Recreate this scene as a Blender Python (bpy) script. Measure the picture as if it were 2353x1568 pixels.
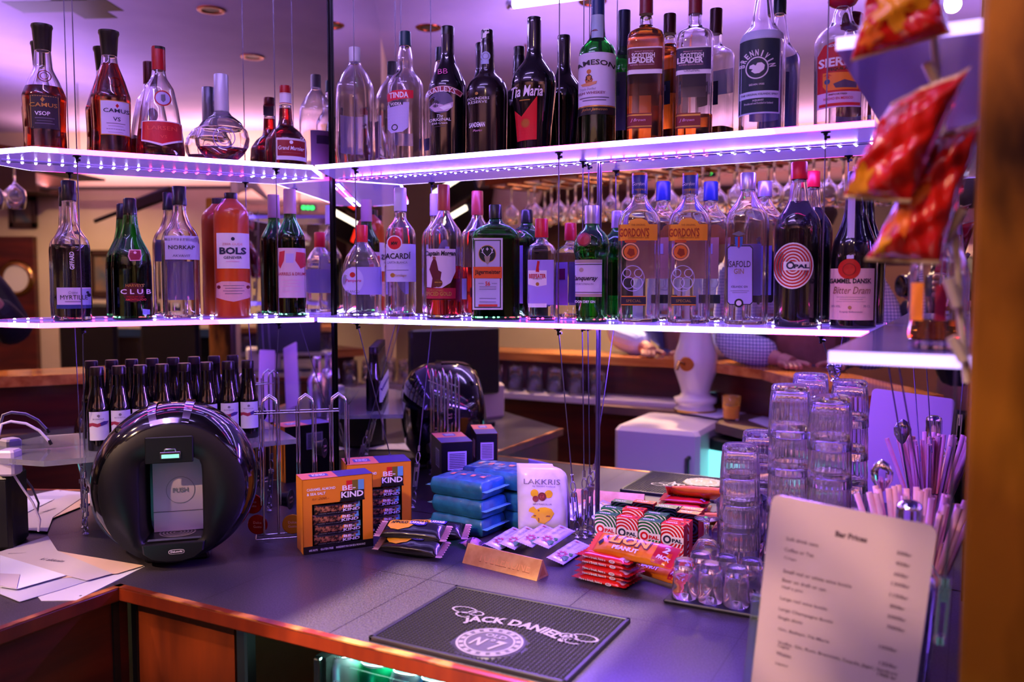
import bpy, math, random
import numpy as np
from math import sin, cos, tan, atan, atan2, radians, pi, sqrt, hypot, asin
from mathutils import Vector, Matrix
from mathutils.geometry import tessellate_polygon

for o in list(bpy.data.objects): bpy.data.objects.remove(o)
SC = bpy.context.scene
COL = SC.collection
random.seed(7)

# ------------------------------------------------------------------ camera
F, CX, CY = 2000.0, 1176.5, 784.0
YAW, PITCH, EYE = radians(27.8), atan(134 / 2000), 1.4
cam = bpy.data.cameras.new('camera')
cam.sensor_width = 36; cam.lens = F / 2353 * 36
cam.clip_start = 0.02; cam.clip_end = 60
cam.dof.use_dof = True; cam.dof.focus_distance = 1.62; cam.dof.aperture_fstop = 3.2
cam_o = bpy.data.objects.new('camera', cam); COL.objects.link(cam_o)
cam_o.location = (0, 0, EYE); cam_o.rotation_euler = (pi / 2 - PITCH, 0, YAW)
SC.camera = cam_o

# ------------------------------------------------------------------ world, exposure
w = bpy.data.worlds.new('world'); SC.world = w; w.use_nodes = True
w.node_tree.nodes['Background'].inputs[0].default_value = (0.12, 0.06, 0.30, 1)
w.node_tree.nodes['Background'].inputs[1].default_value = 0.25
SC.view_settings.view_transform = 'Standard'; SC.view_settings.look = 'None'
SC.view_settings.exposure = 0.95; SC.view_settings.gamma = 1.0
SC.view_settings.use_curve_mapping = False
cy = SC.cycles
cy.max_bounces = 16; cy.transmission_bounces = 14; cy.glossy_bounces = 8; cy.diffuse_bounces = 3
cy.transparent_max_bounces = 16; cy.caustics_reflective = False; cy.caustics_refractive = True
cy.use_denoising = True; cy.sample_clamp_indirect = 6; cy.sample_clamp_direct = 0; cy.blur_glossy = 0.5
cy.use_light_tree = True; cy.use_adaptive_sampling = True; cy.adaptive_threshold = .02

# ------------------------------------------------------------------ lights (room lamps and added fill lights)
def area(name, loc, target, size, power, color, sy=None, spread=pi):
    l = bpy.data.lights.new(name, 'AREA'); l.energy = power; l.color = color; l.size = size
    if sy: l.shape = 'RECTANGLE'; l.size_y = sy
    l.spread = spread
    o = bpy.data.objects.new(name, l); COL.objects.link(o); o.location = loc
    o.rotation_euler = (Vector(target) - Vector(loc)).to_track_quat('-Z', 'Y').to_euler()
    return o
def spot(name, loc, target, power, color, ang, blend, rad=0.02):
    l = bpy.data.lights.new(name, 'SPOT'); l.energy = power; l.color = color
    l.spot_size = radians(ang); l.spot_blend = blend; l.shadow_soft_size = rad
    o = bpy.data.objects.new(name, l); COL.objects.link(o); o.location = loc
    o.rotation_euler = (Vector(target) - Vector(loc)).to_track_quat('-Z', 'Y').to_euler()
    return o
CEIL = 2.5
VIOLET = (0.42, 0.22, 1.0); WARM = (1.0, 0.62, 0.34)
spot('added_patch_spot', (-0.35, 0.30, CEIL - .04), (-0.62, 1.05, 0.9), 620, (1, .76, .58), 34, .3, .0022)  # added unseen spot for the warm patch on the counter
spot('downlight_and_fill', (-1.2, -1.0, CEIL - .03), (-.85, -.3, 1.1), 190, WARM, 80, .6, .03)  # warm spot added to brighten the customer bar top
spot('downlight_and_fill', (-2.0, -0.6, CEIL - .03), (-1.75, 0.9, 0.9), 9, WARM, 62, .5, .03)
spot('downlight_and_fill', (-0.1, -0.7, CEIL - .03), (-.45, 1.3, 1.0), 9, WARM, 60, .6, .03)
spot('downlight_and_fill', (-2.6, -2.0, CEIL - .03), (-2.6, -2.2, 0.9), 60, WARM, 110, .6, .03)
spot('downlight_and_fill', (-0.8, -1.8, CEIL - .03), (-0.9, -2.4, 0.9), 60, WARM, 110, .6, .03)
spot('downlight_and_fill', (1.6, -0.9, CEIL - .03), (2.2, -1.2, 0.9), 60, WARM, 110, .6, .03)

spot('downlight_and_fill', (-1.8, -1.0, CEIL - .03), (-1.6, -.3, .95), 80, WARM, 50, .6, .03)  # added to brighten the pale ledge of upturned glasses
spot('downlight_and_fill', (-1.75, -.15, CEIL - .03), (-1.55, .35, 0.9), 70, WARM, 60, .6, .03)  # added to brighten the left counter as mirrored
spot('downlight_and_fill', (-.55, -.25, CEIL - .03), (-.10, 1.2, 1.0), 20, (1, .70, .66), 34, .5, .02)  # pinkish spot added to brighten price list, straws and glasses
# upper shelf strips, and added violet fill under the lower shelves
VB = (.24, .10, 1.0)
area('shelf_strip_and_fill', (-.70, 1.5555, 1.6285), (-.70, 1.40, 1.3), 1.05, 2.6, VB, .008)
area('shelf_strip_and_fill', (-.70, 1.5555, 1.3155), (-.72, 1.10, .9), 1.05, 8.0, VB, .008)
def left_strip_and_fill(z, e):
    o = area('shelf_strip_and_fill', (-1.427, 1.343, z), (-1.427 + .5 * cos(radians(32.8)), 1.343 - .5 * sin(radians(32.8)), z - .8), .5, e, VB, .006)
    d = Vector((cos(radians(32.8)), -sin(radians(32.8)), -1.6)).normalized(); x = Vector((-sin(radians(32.8)), -cos(radians(32.8)), 0)); y = (-d).cross(x)
    o.rotation_euler = Matrix((x, y, -d)).transposed().to_euler()
left_strip_and_fill(1.6285, 2.2); left_strip_and_fill(1.3155, 4.5)
# added uplights that brighten the ceiling with violet and pink
UPV = (.62, .36, 1.0); UPP = (1.0, .50, .62)
area('added_rack_fill', (-1.0, -.25, 1.93), (-1.0, -.25, 3), 1.8, 13, UPV, .12)
area('added_ceiling_fill', (-.6, -2.95, 2.08), (-.6, -2.95, 3), 3.2, 22, UPP, .08)
area('added_ceiling_fill', (2.75, -.9, 2.08), (2.75, -.9, 3), .08, 22, UPP, 2.6)
area('added_ceiling_fill', (.9, -.6, 2.0), (.9, -.6, 3), 1.4, 11, UPV, .12)

# ------------------------------------------------------------------ photo geometry helpers
fh = Vector((-sin(YAW), cos(YAW), 0)); RT = Vector((cos(YAW), sin(YAW), 0))
FW = fh * cos(PITCH) + Vector((0, 0, -sin(PITCH))); UP = RT.cross(FW)
EYEV = Vector((0, 0, EYE))
def ray(x, y): return F * FW + (x - CX) * RT + (CY - y) * UP
def at_z(x, y, z):
    d = ray(x, y); return d * ((z - EYE) / d.z) + EYEV
def at_plane(x, y, p, n):
    d = ray(x, y); n = Vector(n); return EYEV + d * (((Vector(p) - EYEV).dot(n)) / d.dot(n))
def proj(p):
    q = Vector(p) - EYEV; z = q.dot(FW); return CX + F * q.dot(RT) / z, CY - F * q.dot(UP) / z
def depth(p): return (Vector(p) - EYEV).dot(FW)
YM = 1.5625                                   # right mirror plane
A = radians(32.8)
NL = Vector((cos(A), -sin(A), 0))             # left mirror normal, into the room
DL = Vector((-sin(A), -cos(A), 0))            # along the left mirror, away from the corner
CR = Vector((-1.283, YM, 0))                  # the corner where both mirrors meet
def left_pt(t, off, z=0): return CR + DL * t + NL * off + Vector((0, 0, z))
def on_right(x, y, off): return at_plane(x, y, (0, YM - off, 0), (0, 1, 0))
def on_left(x, y, off): return at_plane(x, y, CR + NL * off, NL)
def mirror_hit(x, y, side, p, n):
    """where the thing seen at photo pixel (x, y) in a mirror really stands, on plane (p, n)"""
    m = on_right(x, y, 0) if side == 'R' else on_left(x, y, 0)
    d = ray(x, y); nn = Vector((0, 1, 0)) if side == 'R' else NL
    d = d - 2 * d.dot(nn) * nn; n = Vector(n)
    return m + d * ((Vector(p) - m).dot(n) / d.dot(n))

# ------------------------------------------------------------------ materials
def lin(c):
    if isinstance(c, str):
        c = [int(c[i:i + 2], 16) / 255 for i in (0, 2, 4)]
        c = [x / 12.92 if x <= .04045 else ((x + .055) / 1.055) ** 2.4 for x in c]
    return tuple(c[:3])
MATS = {}
def mat(name, color='808080', rough=.5, metal=0, trans=0, ior=1.45, emit=None, es=0, coat=0, spec=None, alpha=1):
    if name in MATS: return MATS[name]
    m = bpy.data.materials.new(name); m.use_nodes = True; b = m.node_tree.nodes['Principled BSDF']
    I = b.inputs
    I['Base Color'].default_value = (*lin(color), 1); I['Roughness'].default_value = rough
    I['Metallic'].default_value = metal; I['Transmission Weight'].default_value = trans; I['IOR'].default_value = ior
    I['Coat Weight'].default_value = coat; I['Coat Roughness'].default_value = .08; I['Alpha'].default_value = alpha
    if spec is not None: I['Specular IOR Level'].default_value = spec
    if emit: I['Emission Color'].default_value = (*lin(emit), 1); I['Emission Strength'].default_value = es
    MATS[name] = m; return m
def nodes(m): return m.node_tree.nodes, m.node_tree.links, m.node_tree.nodes['Principled BSDF']
def noise_mat(name, c1, c2, scale=(8, 8, 8), rough=.5, bump=0, detail=4, lo=.35, hi=.65, metal=0, coat=0, bdist=.002):
    if name in MATS: return MATS[name]
    m = mat(name, c1, rough, metal, coat=coat); N, L, b = nodes(m)
    tc = N.new('ShaderNodeTexCoord'); mp = N.new('ShaderNodeMapping'); mp.inputs['Scale'].default_value = scale
    nz = N.new('ShaderNodeTexNoise'); nz.inputs['Scale'].default_value = 1; nz.inputs['Detail'].default_value = detail
    cr = N.new('ShaderNodeValToRGB'); cr.color_ramp.elements[0].position = lo; cr.color_ramp.elements[1].position = hi
    cr.color_ramp.elements[0].color = (*lin(c1), 1); cr.color_ramp.elements[1].color = (*lin(c2), 1)
    L.new(tc.outputs['Object'], mp.inputs[0]); L.new(mp.outputs[0], nz.inputs[0]); L.new(nz.outputs[0], cr.inputs[0])
    L.new(cr.outputs[0], b.inputs['Base Color'])
    if bump:
        bp = N.new('ShaderNodeBump'); bp.inputs['Strength'].default_value = bump; bp.inputs['Distance'].default_value = bdist
        L.new(nz.outputs[0], bp.inputs['Height']); L.new(bp.outputs[0], b.inputs['Normal'])
    return m
def P(c, rough=.45, metal=0):                   # printed ink / paint of one colour
    return mat('paint_%s_%d_%d' % (c, rough * 100, metal * 100), c, rough, metal)
def glassm(name, c, ior=1.5, rough=0.0): return mat(name, c, rough, 0, 1, ior)
CLEAR = mat('clear_glass', 'f6f5fb', .0, 0, .995, 1.48)
STEEL = mat('steel', 'b8b8c0', .22, 1)
CHROME = mat('chrome', 'd8d8e0', .08, 1)
DARKM = mat('dark_metal', '202024', .3, 1)
BLACKP = mat('black_plastic', '0b0b0e', .35)
BLACKG = mat('black_gloss', '050507', .08, coat=.6)

# ------------------------------------------------------------------ mesh builder
TXT = {}
def text_tris(s, bold=0, italic=0):
    k = (s, bold, italic)
    if k in TXT: return TXT[k]
    c = bpy.data.curves.new('t', 'FONT'); c.body = s; c.offset = bold; c.shear = italic; c.resolution_u = 2
    o = bpy.data.objects.new('t', c); COL.objects.link(o)
    me = bpy.data.meshes.new_from_object(o.evaluated_get(bpy.context.evaluated_depsgraph_get()))
    me.calc_loop_triangles()
    v = [(p.co.x, p.co.y) for p in me.vertices]; t = [tuple(q.vertices) for q in me.loop_triangles]
    bpy.data.objects.remove(o); bpy.data.curves.remove(c); bpy.data.meshes.remove(me)
    if not v: v = [(0, 0)]
    x0 = min(p[0] for p in v); x1 = max(p[0] for p in v); y0 = min(p[1] for p in v); y1 = max(p[1] for p in v)
    W = max(x1 - x0, 1e-6); H = max(y1 - y0, 1e-6)
    v = [((p[0] - x0) / W - .5, (p[1] - y0) / H - .5) for p in v]
    TXT[k] = (v, t, W / H); return TXT[k]

class MB:
    def __init__(s): s.v = []; s.f = []; s.m = []; s.mats = []; s.sm = []
    def mi(s, m):
        if m not in s.mats: s.mats.append(m)
        return s.mats.index(m)
    def add(s, vs, fs, m, smooth=False):
        b = len(s.v); s.v += [tuple(v) for v in vs]; i = s.mi(m)
        for f in fs: s.f.append(tuple(b + k for k in f)); s.m.append(i); s.sm.append(smooth)
    def box(s, c, d, m, rot=0, bev=0):
        x, y, z = d[0] / 2, d[1] / 2, d[2] / 2; b = min(bev, x * .9, y * .9, z * .9)
        R = Matrix.Rotation(rot, 3, 'Z') if not isinstance(rot, Matrix) else rot
        if b <= 0:
            vs = [(sx * x, sy * y, sz * z) for sz in (-1, 1) for sy in (-1, 1) for sx in (-1, 1)]
            fs = [(0, 2, 3, 1), (4, 5, 7, 6), (0, 1, 5, 4), (2, 6, 7, 3), (0, 4, 6, 2), (1, 3, 7, 5)]
        else:
            vs = []; fs = []
            def rr(X, Y, zz):
                a = len(vs)
                for (sx, sy) in ((1, 1), (-1, 1), (-1, -1), (1, -1)):
                    q = [(1, 0), (0, 1)] if (sx, sy) in ((1, 1), (-1, -1)) else [(0, 1), (1, 0)]
                    for (ux, uy) in q: vs.append((sx * (X - b * (1 - ux)), sy * (Y - b * (1 - uy)), zz))
                return list(range(a, a + 8))
            r0 = rr(x - b * .0, y, -z + b); r1 = rr(x, y, z - b)
            rb = rr(x - b * .7, y - b * .7, -z); rt = rr(x - b * .7, y - b * .7, z)
            for lo, hi in ((rb, r0), (r0, r1), (r1, rt)):
                for k in range(8): fs.append((lo[k], lo[(k + 1) % 8], hi[(k + 1) % 8], hi[k]))
            fs.append(tuple(reversed(rb))); fs.append(tuple(rt))
        C = Vector(c); s.add([C + R @ Vector(v) for v in vs], fs, m)
    def rings(s, rings, m, cap0=True, cap1=True, smooth=True, closed=True):
        n = len(rings[0]); vs = [p for r in rings for p in r]; fs = []
        for i in range(len(rings) - 1):
            for k in range(n if closed else n - 1):
                a = i * n + k; b = i * n + (k + 1) % n
                fs.append((a, b, b + n, a + n))
        s.add(vs, fs, m, smooth)
        if cap0: s.add(rings[0], [tuple(range(n - 1, -1, -1))], m)
        if cap1: s.add(rings[-1], [tuple(range(n))], m)
    def lathe(s, prof, m, c=(0, 0, 0), n=32, axis='Z', cap0=True, cap1=True, sx=1, sy=1, M=None):
        rg = []
        for z, r in prof:
            r = max(r, 1e-5)
            rg.append([(r * cos(2 * pi * k / n) * sx, r * sin(2 * pi * k / n) * sy, z) for k in range(n)])
        if axis == 'Y': rg = [[(x, z, -y) for x, y, z in q] for q in rg]
        if axis == 'X': rg = [[(z, x, y) for x, y, z in q] for q in rg]
        if M is not None: rg = [[M @ Vector(p) for p in q] for q in rg]
        C = Vector(c); rg = [[C + Vector(p) for p in q] for q in rg]
        s.rings(rg, m, cap0, cap1)
    def tube(s, pts, r, m, n=8, caps=True, closed=False):
        pts = [Vector(p) for p in pts]; rg = []; N = len(pts); up = None
        for i, p in enumerate(pts):
            t = (pts[min(i + 1, N - 1)] - pts[max(i - 1, 0)])
            if closed: t = pts[(i + 1) % N] - pts[(i - 1) % N]
            t.normalize()
            if up is None:
                up = Vector((0, 0, 1)) if abs(t.z) < .9 else Vector((1, 0, 0))
            a = t.cross(up); 
            if a.length < 1e-4: a = t.cross(Vector((0, 1, .3)))
            a.normalize(); b = a.cross(t).normalized(); up = b
            rr = r[i] if isinstance(r, (list, tuple)) else r
            rg.append([p + a * cos(2 * pi * k / n) * rr + b * sin(2 * pi * k / n) * rr for k in range(n)])
        if closed: rg.append(rg[0]); s.rings(rg, m, False, False)
        else: s.rings(rg, m, caps, caps)
    def prism(s, poly, z0, z1, m, M=None):
        n = len(poly); T = (lambda p: M @ Vector(p)) if M is not None else Vector
        a = [T((x, y, z0)) for x, y in poly]; b = [T((x, y, z1)) for x, y in poly]
        tr = tessellate_polygon([[Vector((x, y, 0)) for x, y in poly]])
        ar = sum(poly[i][0] * poly[(i + 1) % n][1] - poly[(i + 1) % n][0] * poly[i][1] for i in range(n))
        if ar < 0: a.reverse(); b.reverse(); tr = [tuple(n - 1 - k for k in t) for t in tr]
        fx = []
        for t in tr:
            p = [poly[k] if ar >= 0 else poly[n - 1 - k] for k in t]
            c = (p[1][0] - p[0][0]) * (p[2][1] - p[0][1]) - (p[1][1] - p[0][1]) * (p[2][0] - p[0][0])
            fx.append(t if c > 0 else tuple(reversed(t)))
        s.add(a, [tuple(reversed(t)) for t in fx], m); s.add(b, fx, m)
        s.add(a + b, [(k, (k + 1) % n, n + (k + 1) % n, n + k) for k in range(n)], m)
    # ---- print laid on a surface: mp(u, v, layer) -> point
    def p_rect(s, mp, u0, v0, u1, v1, m, l=1, nu=1, nv=1):
        vs = [mp(u0 + (u1 - u0) * i / nu, v0 + (v1 - v0) * j / nv, l) for j in range(nv + 1) for i in range(nu + 1)]
        fs = [(j * (nu + 1) + i, j * (nu + 1) + i + 1, (j + 1) * (nu + 1) + i + 1, (j + 1) * (nu + 1) + i) for j in range(nv) for i in range(nu)]
        s.add(vs, fs, m, nu > 1)
    def p_ring(s, mp, cu, cv, r0, r1, m, l=1, n=28, asp=1, a0=0, a1=2 * pi):
        vs = []; full = abs(a1 - a0 - 2 * pi) < 1e-6
        for k in range(n + 1):
            a = a0 + (a1 - a0) * k / n
            for r in (r0, r1): vs.append(mp(cu + r * cos(a) * asp, cv + r * sin(a), l))
        s.add(vs, [(2 * k, 2 * k + 1, 2 * k + 3, 2 * k + 2) for k in range(n)], m)
    def p_disc(s, mp, cu, cv, r, m, l=1, n=28, asp=1):
        for a, b in ((0, .5), (.5, 1)): s.p_ring(mp, cu, cv, r * a, r * b, m, l, n, asp)
    def p_poly(s, mp, pts, m, l=1):
        tr = tessellate_polygon([[Vector((x, y, 0)) for x, y in pts]])
        fs = []
        for t in tr:
            p = [pts[k] for k in t]; c = (p[1][0] - p[0][0]) * (p[2][1] - p[0][1]) - (p[1][1] - p[0][1]) * (p[2][0] - p[0][0])
            fs.append(tuple(t) if c > 0 else tuple(reversed(t)))
        s.tris(mp, pts, fs, m, l)
    def p_text(s, mp, st, cu, cv, w, h, m, l=2, bold=0, italic=0, arc=0, rot=0, mirror=False):
        v, t, asp = text_tris(st, bold, italic); vs = []
        for a, b in v:
            x, y = a * w * (-1 if mirror else 1), b * h
            if arc:
                th = x / arc; rr = arc + y; x, y = rr * sin(th), rr * cos(th) - arc
            if rot: x, y = x * cos(rot) - y * sin(rot), x * sin(rot) + y * cos(rot)
            vs.append((cu + x, cv + y))
        s.tris(mp, vs, t, m, l, .005)
    def tris(s, mp, pts, fs, m, l=1, maxe=.0055):
        V = list(pts); out = []; mid = {}; st = [tuple(f) for f in fs]
        while st:
            t = st.pop(); e = [((V[t[i]][0] - V[t[(i + 1) % 3]][0]) ** 2 + (V[t[i]][1] - V[t[(i + 1) % 3]][1]) ** 2, i) for i in range(3)]
            L, i = max(e)
            if L <= maxe * maxe or len(out) > 6000: out.append(t); continue
            a, b_, c = t[i], t[(i + 1) % 3], t[(i + 2) % 3]; k = (min(a, b_), max(a, b_))
            if k not in mid: V.append(((V[a][0] + V[b_][0]) / 2, (V[a][1] + V[b_][1]) / 2)); mid[k] = len(V) - 1
            q = mid[k]; st += [(a, q, c), (q, b_, c)]
        s.add([mp(x, y, l) for x, y in V], out, m)
    def build(s, name, parent=None, loc=None, rot=None, smooth_angle=None):
        me = bpy.data.meshes.new(name); me.from_pydata([tuple(v) for v in s.v], [], s.f)
        for m in s.mats: me.materials.append(m)
        me.polygons.foreach_set('material_index', s.m); me.polygons.foreach_set('use_smooth', s.sm)
        me.update()
        o = bpy.data.objects.new(name, me); COL.objects.link(o)
        if parent is not None: o.parent = parent
        if loc is not None: o.location = loc
        if rot is not None: o.rotation_euler = (0, 0, rot) if not hasattr(rot, '__len__') else rot
        return o
def tag(o, label=None, cat=None, group=None, kind=None):
    if label: o['label'] = label
    if cat: o['category'] = cat
    if group: o['group'] = group
    if kind: o['kind'] = kind
    return o
def empty(name, loc, rz=0, label=None, cat=None, group=None, rot=None):
    o = bpy.data.objects.new(name, None); COL.objects.link(o); o.location = loc
    o.rotation_euler = rot if rot is not None else (0, 0, rz); o.empty_display_size = .02
    return tag(o, label, cat, group)
KIDS = {}
def copy_tree(root, loc, rz=0, label=None, group=None, rot=None):
    r = root.copy(); COL.objects.link(r); r.location = loc
    r.rotation_euler = rot if rot is not None else (0, 0, rz)
    if label: r['label'] = label
    if group: r['group'] = group
    for ch in list(root.children):
        c = ch.copy(); COL.objects.link(c); c.parent = r
        for g in list(ch.children):
            d = g.copy(); COL.objects.link(d); d.parent = c
    return r
def flatmap(ox=0, y=0, oz=0, eps=.0003):         # front face, looking along +Y
    return lambda u, v, l=1: (ox + u, y - eps * l, oz + v)
def topmap(z, eps=.0003): return lambda u, v, l=1: (u, v, z + eps * l)
# ================================================================== the setting
def struct(name, mb, **k): return tag(mb.build(name, **k), kind='structure')
MIRROR = mat('mirror', 'f2f2f6', 0.0, 1)
CEILM = noise_mat('ceiling_plaster', 'a393b4', 'b3a3c0', (2, 2, 2), .7)
WALLC = noise_mat('cream_wall', 'd8c3a0', 'cdb58f', (2, 2, 2), .7)
REDW = noise_mat('red_wood', '40100a', '5e1c0c', (3, 3, 22), .35, coat=.3)
REDW2 = noise_mat('red_wood_counter', '4c1409', '72260c', (26, 26, 3), .35, coat=.3, lo=.3, hi=.75)
FLOORM = noise_mat('floor_boards', '3a2a22', '4c382c', (5, 30, 5), .4)
X0, X1, Y0 = -4.6, 3.0, -3.2
b = MB(); b.box(((X0 + X1) / 2, (Y0 + 2.2) / 2, -.025), (X1 - X0 + .2, 2.4 - Y0, .05), FLOORM); struct('floor', b)
b = MB(); b.box(((X0 + X1) / 2, (Y0 + 2.2) / 2, CEIL + .025), (X1 - X0 + .2, 2.4 - Y0, .05), CEILM); struct('ceiling', b)
b = MB(); b.box(((X0 + X1) / 2, Y0 - .05, CEIL / 2), (X1 - X0, .1, CEIL), WALLC); struct('wall_front', b)
b = MB(); b.box((X1 + .05, (Y0 + 2.2) / 2, CEIL / 2), (.1, 2.4 - Y0, CEIL), WALLC); struct('wall_right', b)
b = MB(); b.box((X0 - .05, (Y0 + 2.2) / 2, CEIL / 2), (.1, 2.4 - Y0, CEIL), WALLC); struct('wall_left', b)
# right mirror wall, behind the long shelves
b = MB(); b.box((-.605, YM + .003, 1.70), (1.356, .006, 1.598), MIRROR); struct('wall_back', b)
# left mirror wall, at an obtuse angle
def lbox(b, t0, t1, o0, o1, z0, z1, m):
    p = [left_pt(t0, o0), left_pt(t1, o0), left_pt(t1, o1), left_pt(t0, o1)]
    b.prism([(q.x, q.y) for q in p], z0, z1, m)
b = MB(); lbox(b, 0, 1.9, -.006, 0, .90, CEIL, MIRROR); struct('wall_corner', b)
b = MB(); b.box((-.6, YM + .056, 1.25), (1.6, .10, 2.5), WALLC); struct('wall_behind_mirror', b)
b = MB(); lbox(b, -.05, 3.2, -.11, -.007, 0, CEIL, WALLC); struct('wall_behind_corner_mirror', b)
# slim dark seam where the mirrors meet
b = MB(); b.box((-1.2795, YM - .0035, 1.70), (.005, .005, 1.59), DARKM); struct('trim_1', b)
# side wall (right end of the bar) with a mirror face
b = MB(); b.box((.075, 1.19, .93), (.09, .74, 1.86), REDW); struct('wall_side', b)
b = MB(); b.box((.0265, 1.19, 1.38), (.005, .73, .958), MIRROR); struct('trim_2', b)
b = MB(); b.box((.011, 1.536, .93), (.022, .045, 1.86), REDW); struct('trim_3', b)
# brass clad post at the near right
BRASS = noise_mat('tarnished_brass', '281304', 'b0741f', (9, 9, 3.4), .30, bump=.4, detail=4, lo=.42, hi=.62, metal=.6, bdist=.01)
b = MB(); b.box((.118, .78, .86), (.235, .09, 1.72), BRASS, bev=.004); struct('column_brass', b)
# ceiling recesses: small brass-rimmed downlights
def downlight(x, y, lab, on=0):
    t = empty('downlight', (x, y, CEIL), 0, lab, 'ceiling light', 'recessed ceiling downlights')
    b = MB(); b.lathe([(-.001, .036), (-.004, .036), (-.006, .052), (-.002, .056), (0, .056)], mat('copper_rim', '9a4a28', .25, 1), cap0=False, cap1=False, n=28); b.build('rim', t)
    b = MB(); b.lathe([(-.0015, .001), (-.0015, .036)], mat('lamp_face', '30241c', .4, emit='ffb070', es=on), cap0=False, cap1=False, n=28); b.build('lamp_face', t)
cp = (0, 0, CEIL); cn = (0, 0, 1)
for (x, y, s, lab) in ((485, 22, 'L', 'copper rimmed downlight in the violet ceiling, largest one reflected above the amber bottles'),
                       (580, 130, 'L', 'small copper rimmed ceiling downlight reflected farther back above the round flask'),
                       (985, 63, 'R', 'brass rimmed ceiling downlight reflected between the clear bottles'),
                       (1362, 3, 'R', 'brass rimmed ceiling downlight reflected at the top edge beside the green whiskey bottle')):
    p = mirror_hit(x, y, s, cp, cn); downlight(p.x, p.y, lab)
# violet fluorescent tube on the ceiling
p0 = mirror_hit(1165, 12, 'R', (0, 0, CEIL - .06), cn); p1 = mirror_hit(1420, -22, 'R', (0, 0, CEIL - .06), cn)
VT = mat('violet_tube', 'd8d0ff', .3, emit=(.50, .36, 1.0), es=26)
def tube_lamp(p0, p1, lab):
    d = (p1 - p0); L = d.length; t = empty('fluorescent_lamp', (p0 + p1) / 2, atan2(d.y, d.x), lab, 'ceiling light', 'violet tubes on the ceiling')
    b = MB(); b.box((0, 0, .045), (L + .04, .05, .03), mat('lamp_body', 'c8c4d4', .4), bev=.004); b.build('housing', t)
    b = MB(); b.lathe([(-L / 2 + .02, .014), (L / 2 - .02, .014)], VT, axis='X', n=16); b.build('tube', t)
    for s in (-1, 1):
        b = MB(); b.lathe([(-.014, .0135), (-.01, .017), (.01, .017), (.014, .0135)], mat('tube_cap', 'b8b4c8', .25, 1), c=(s * (L / 2 - .014), 0, 0), axis='X', n=16)
        b.box((s * (L / 2 - .012), 0, .02), (.012, .02, .03), mat('lamp_body'), bev=.002); b.build('end_cap', t)
d = (p1 - p0).normalized()
tube_lamp(p0, p0 + d * 1.2, 'violet fluorescent tube reflected at the top of the picture above the cream liqueur bottle')
tube_lamp(Vector((-1.15, .68, CEIL - .06)), Vector((-.45, .88, CEIL - .06)), 'added unseen violet tube lighting the bottles and counter from the ceiling')  # second tube added out of view to light bottles and counter

# added unseen spot; its flaps cut the straight edges of the warm patch
t = empty('added_patch_lamp', (-.35, .30, CEIL), 0, 'added unseen ceiling spotlight with flaps shaping the warm patch on the counter', 'ceiling light')
b = MB(); b.box((-.0, 0, -.010), (.09, .09, .02), BLACKP, bev=.003); b.build('mount', t)
b = MB(); b.box((-.039 - .06, .08, -.155), (.12, .36, .002), BLACKP); b.box((.02, .073 + .06, -.157), (.36, .12, .002), BLACKP); b.box((-.005 + .06, .08, -.159), (.12, .36, .002), BLACKP); b.box((-.10, .0, -.08), (.004, .004, .15), BLACKP); b.box((.1, .12, -.08), (.004, .004, .155), BLACKP); b.build('patch_edge_flap', t)
for (x, y, sx, sy, z, lb) in ((-.6, -2.95, 3.24, .12, 2.07, 'long added light trough on the far wall throwing pink light on the ceiling'), (2.75, -.9, .12, 2.64, 2.07, 'added light trough on the right wall throwing pink light on the ceiling'), (.9, -.6, 1.44, .16, 1.99, 'added hanging violet light trough over the room')):
    t = empty('added_fill_trough', (x, y, z), 0, lb, 'ceiling light'); b = MB(); b.box((0, 0, -.008), (sx, sy, .012), mat('trough', '5a4a58', .5)); b.build('fill_trough_body', t)  # trays added beneath the ceiling fill lights
    if z < 2.0: 
        for q in (-1, 1): b = MB(); b.tube([(q * .6, 0, 0), (q * .6, 0, CEIL - z - .002)], .003, DARKM, 6); b.build('hanger', t)
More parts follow.
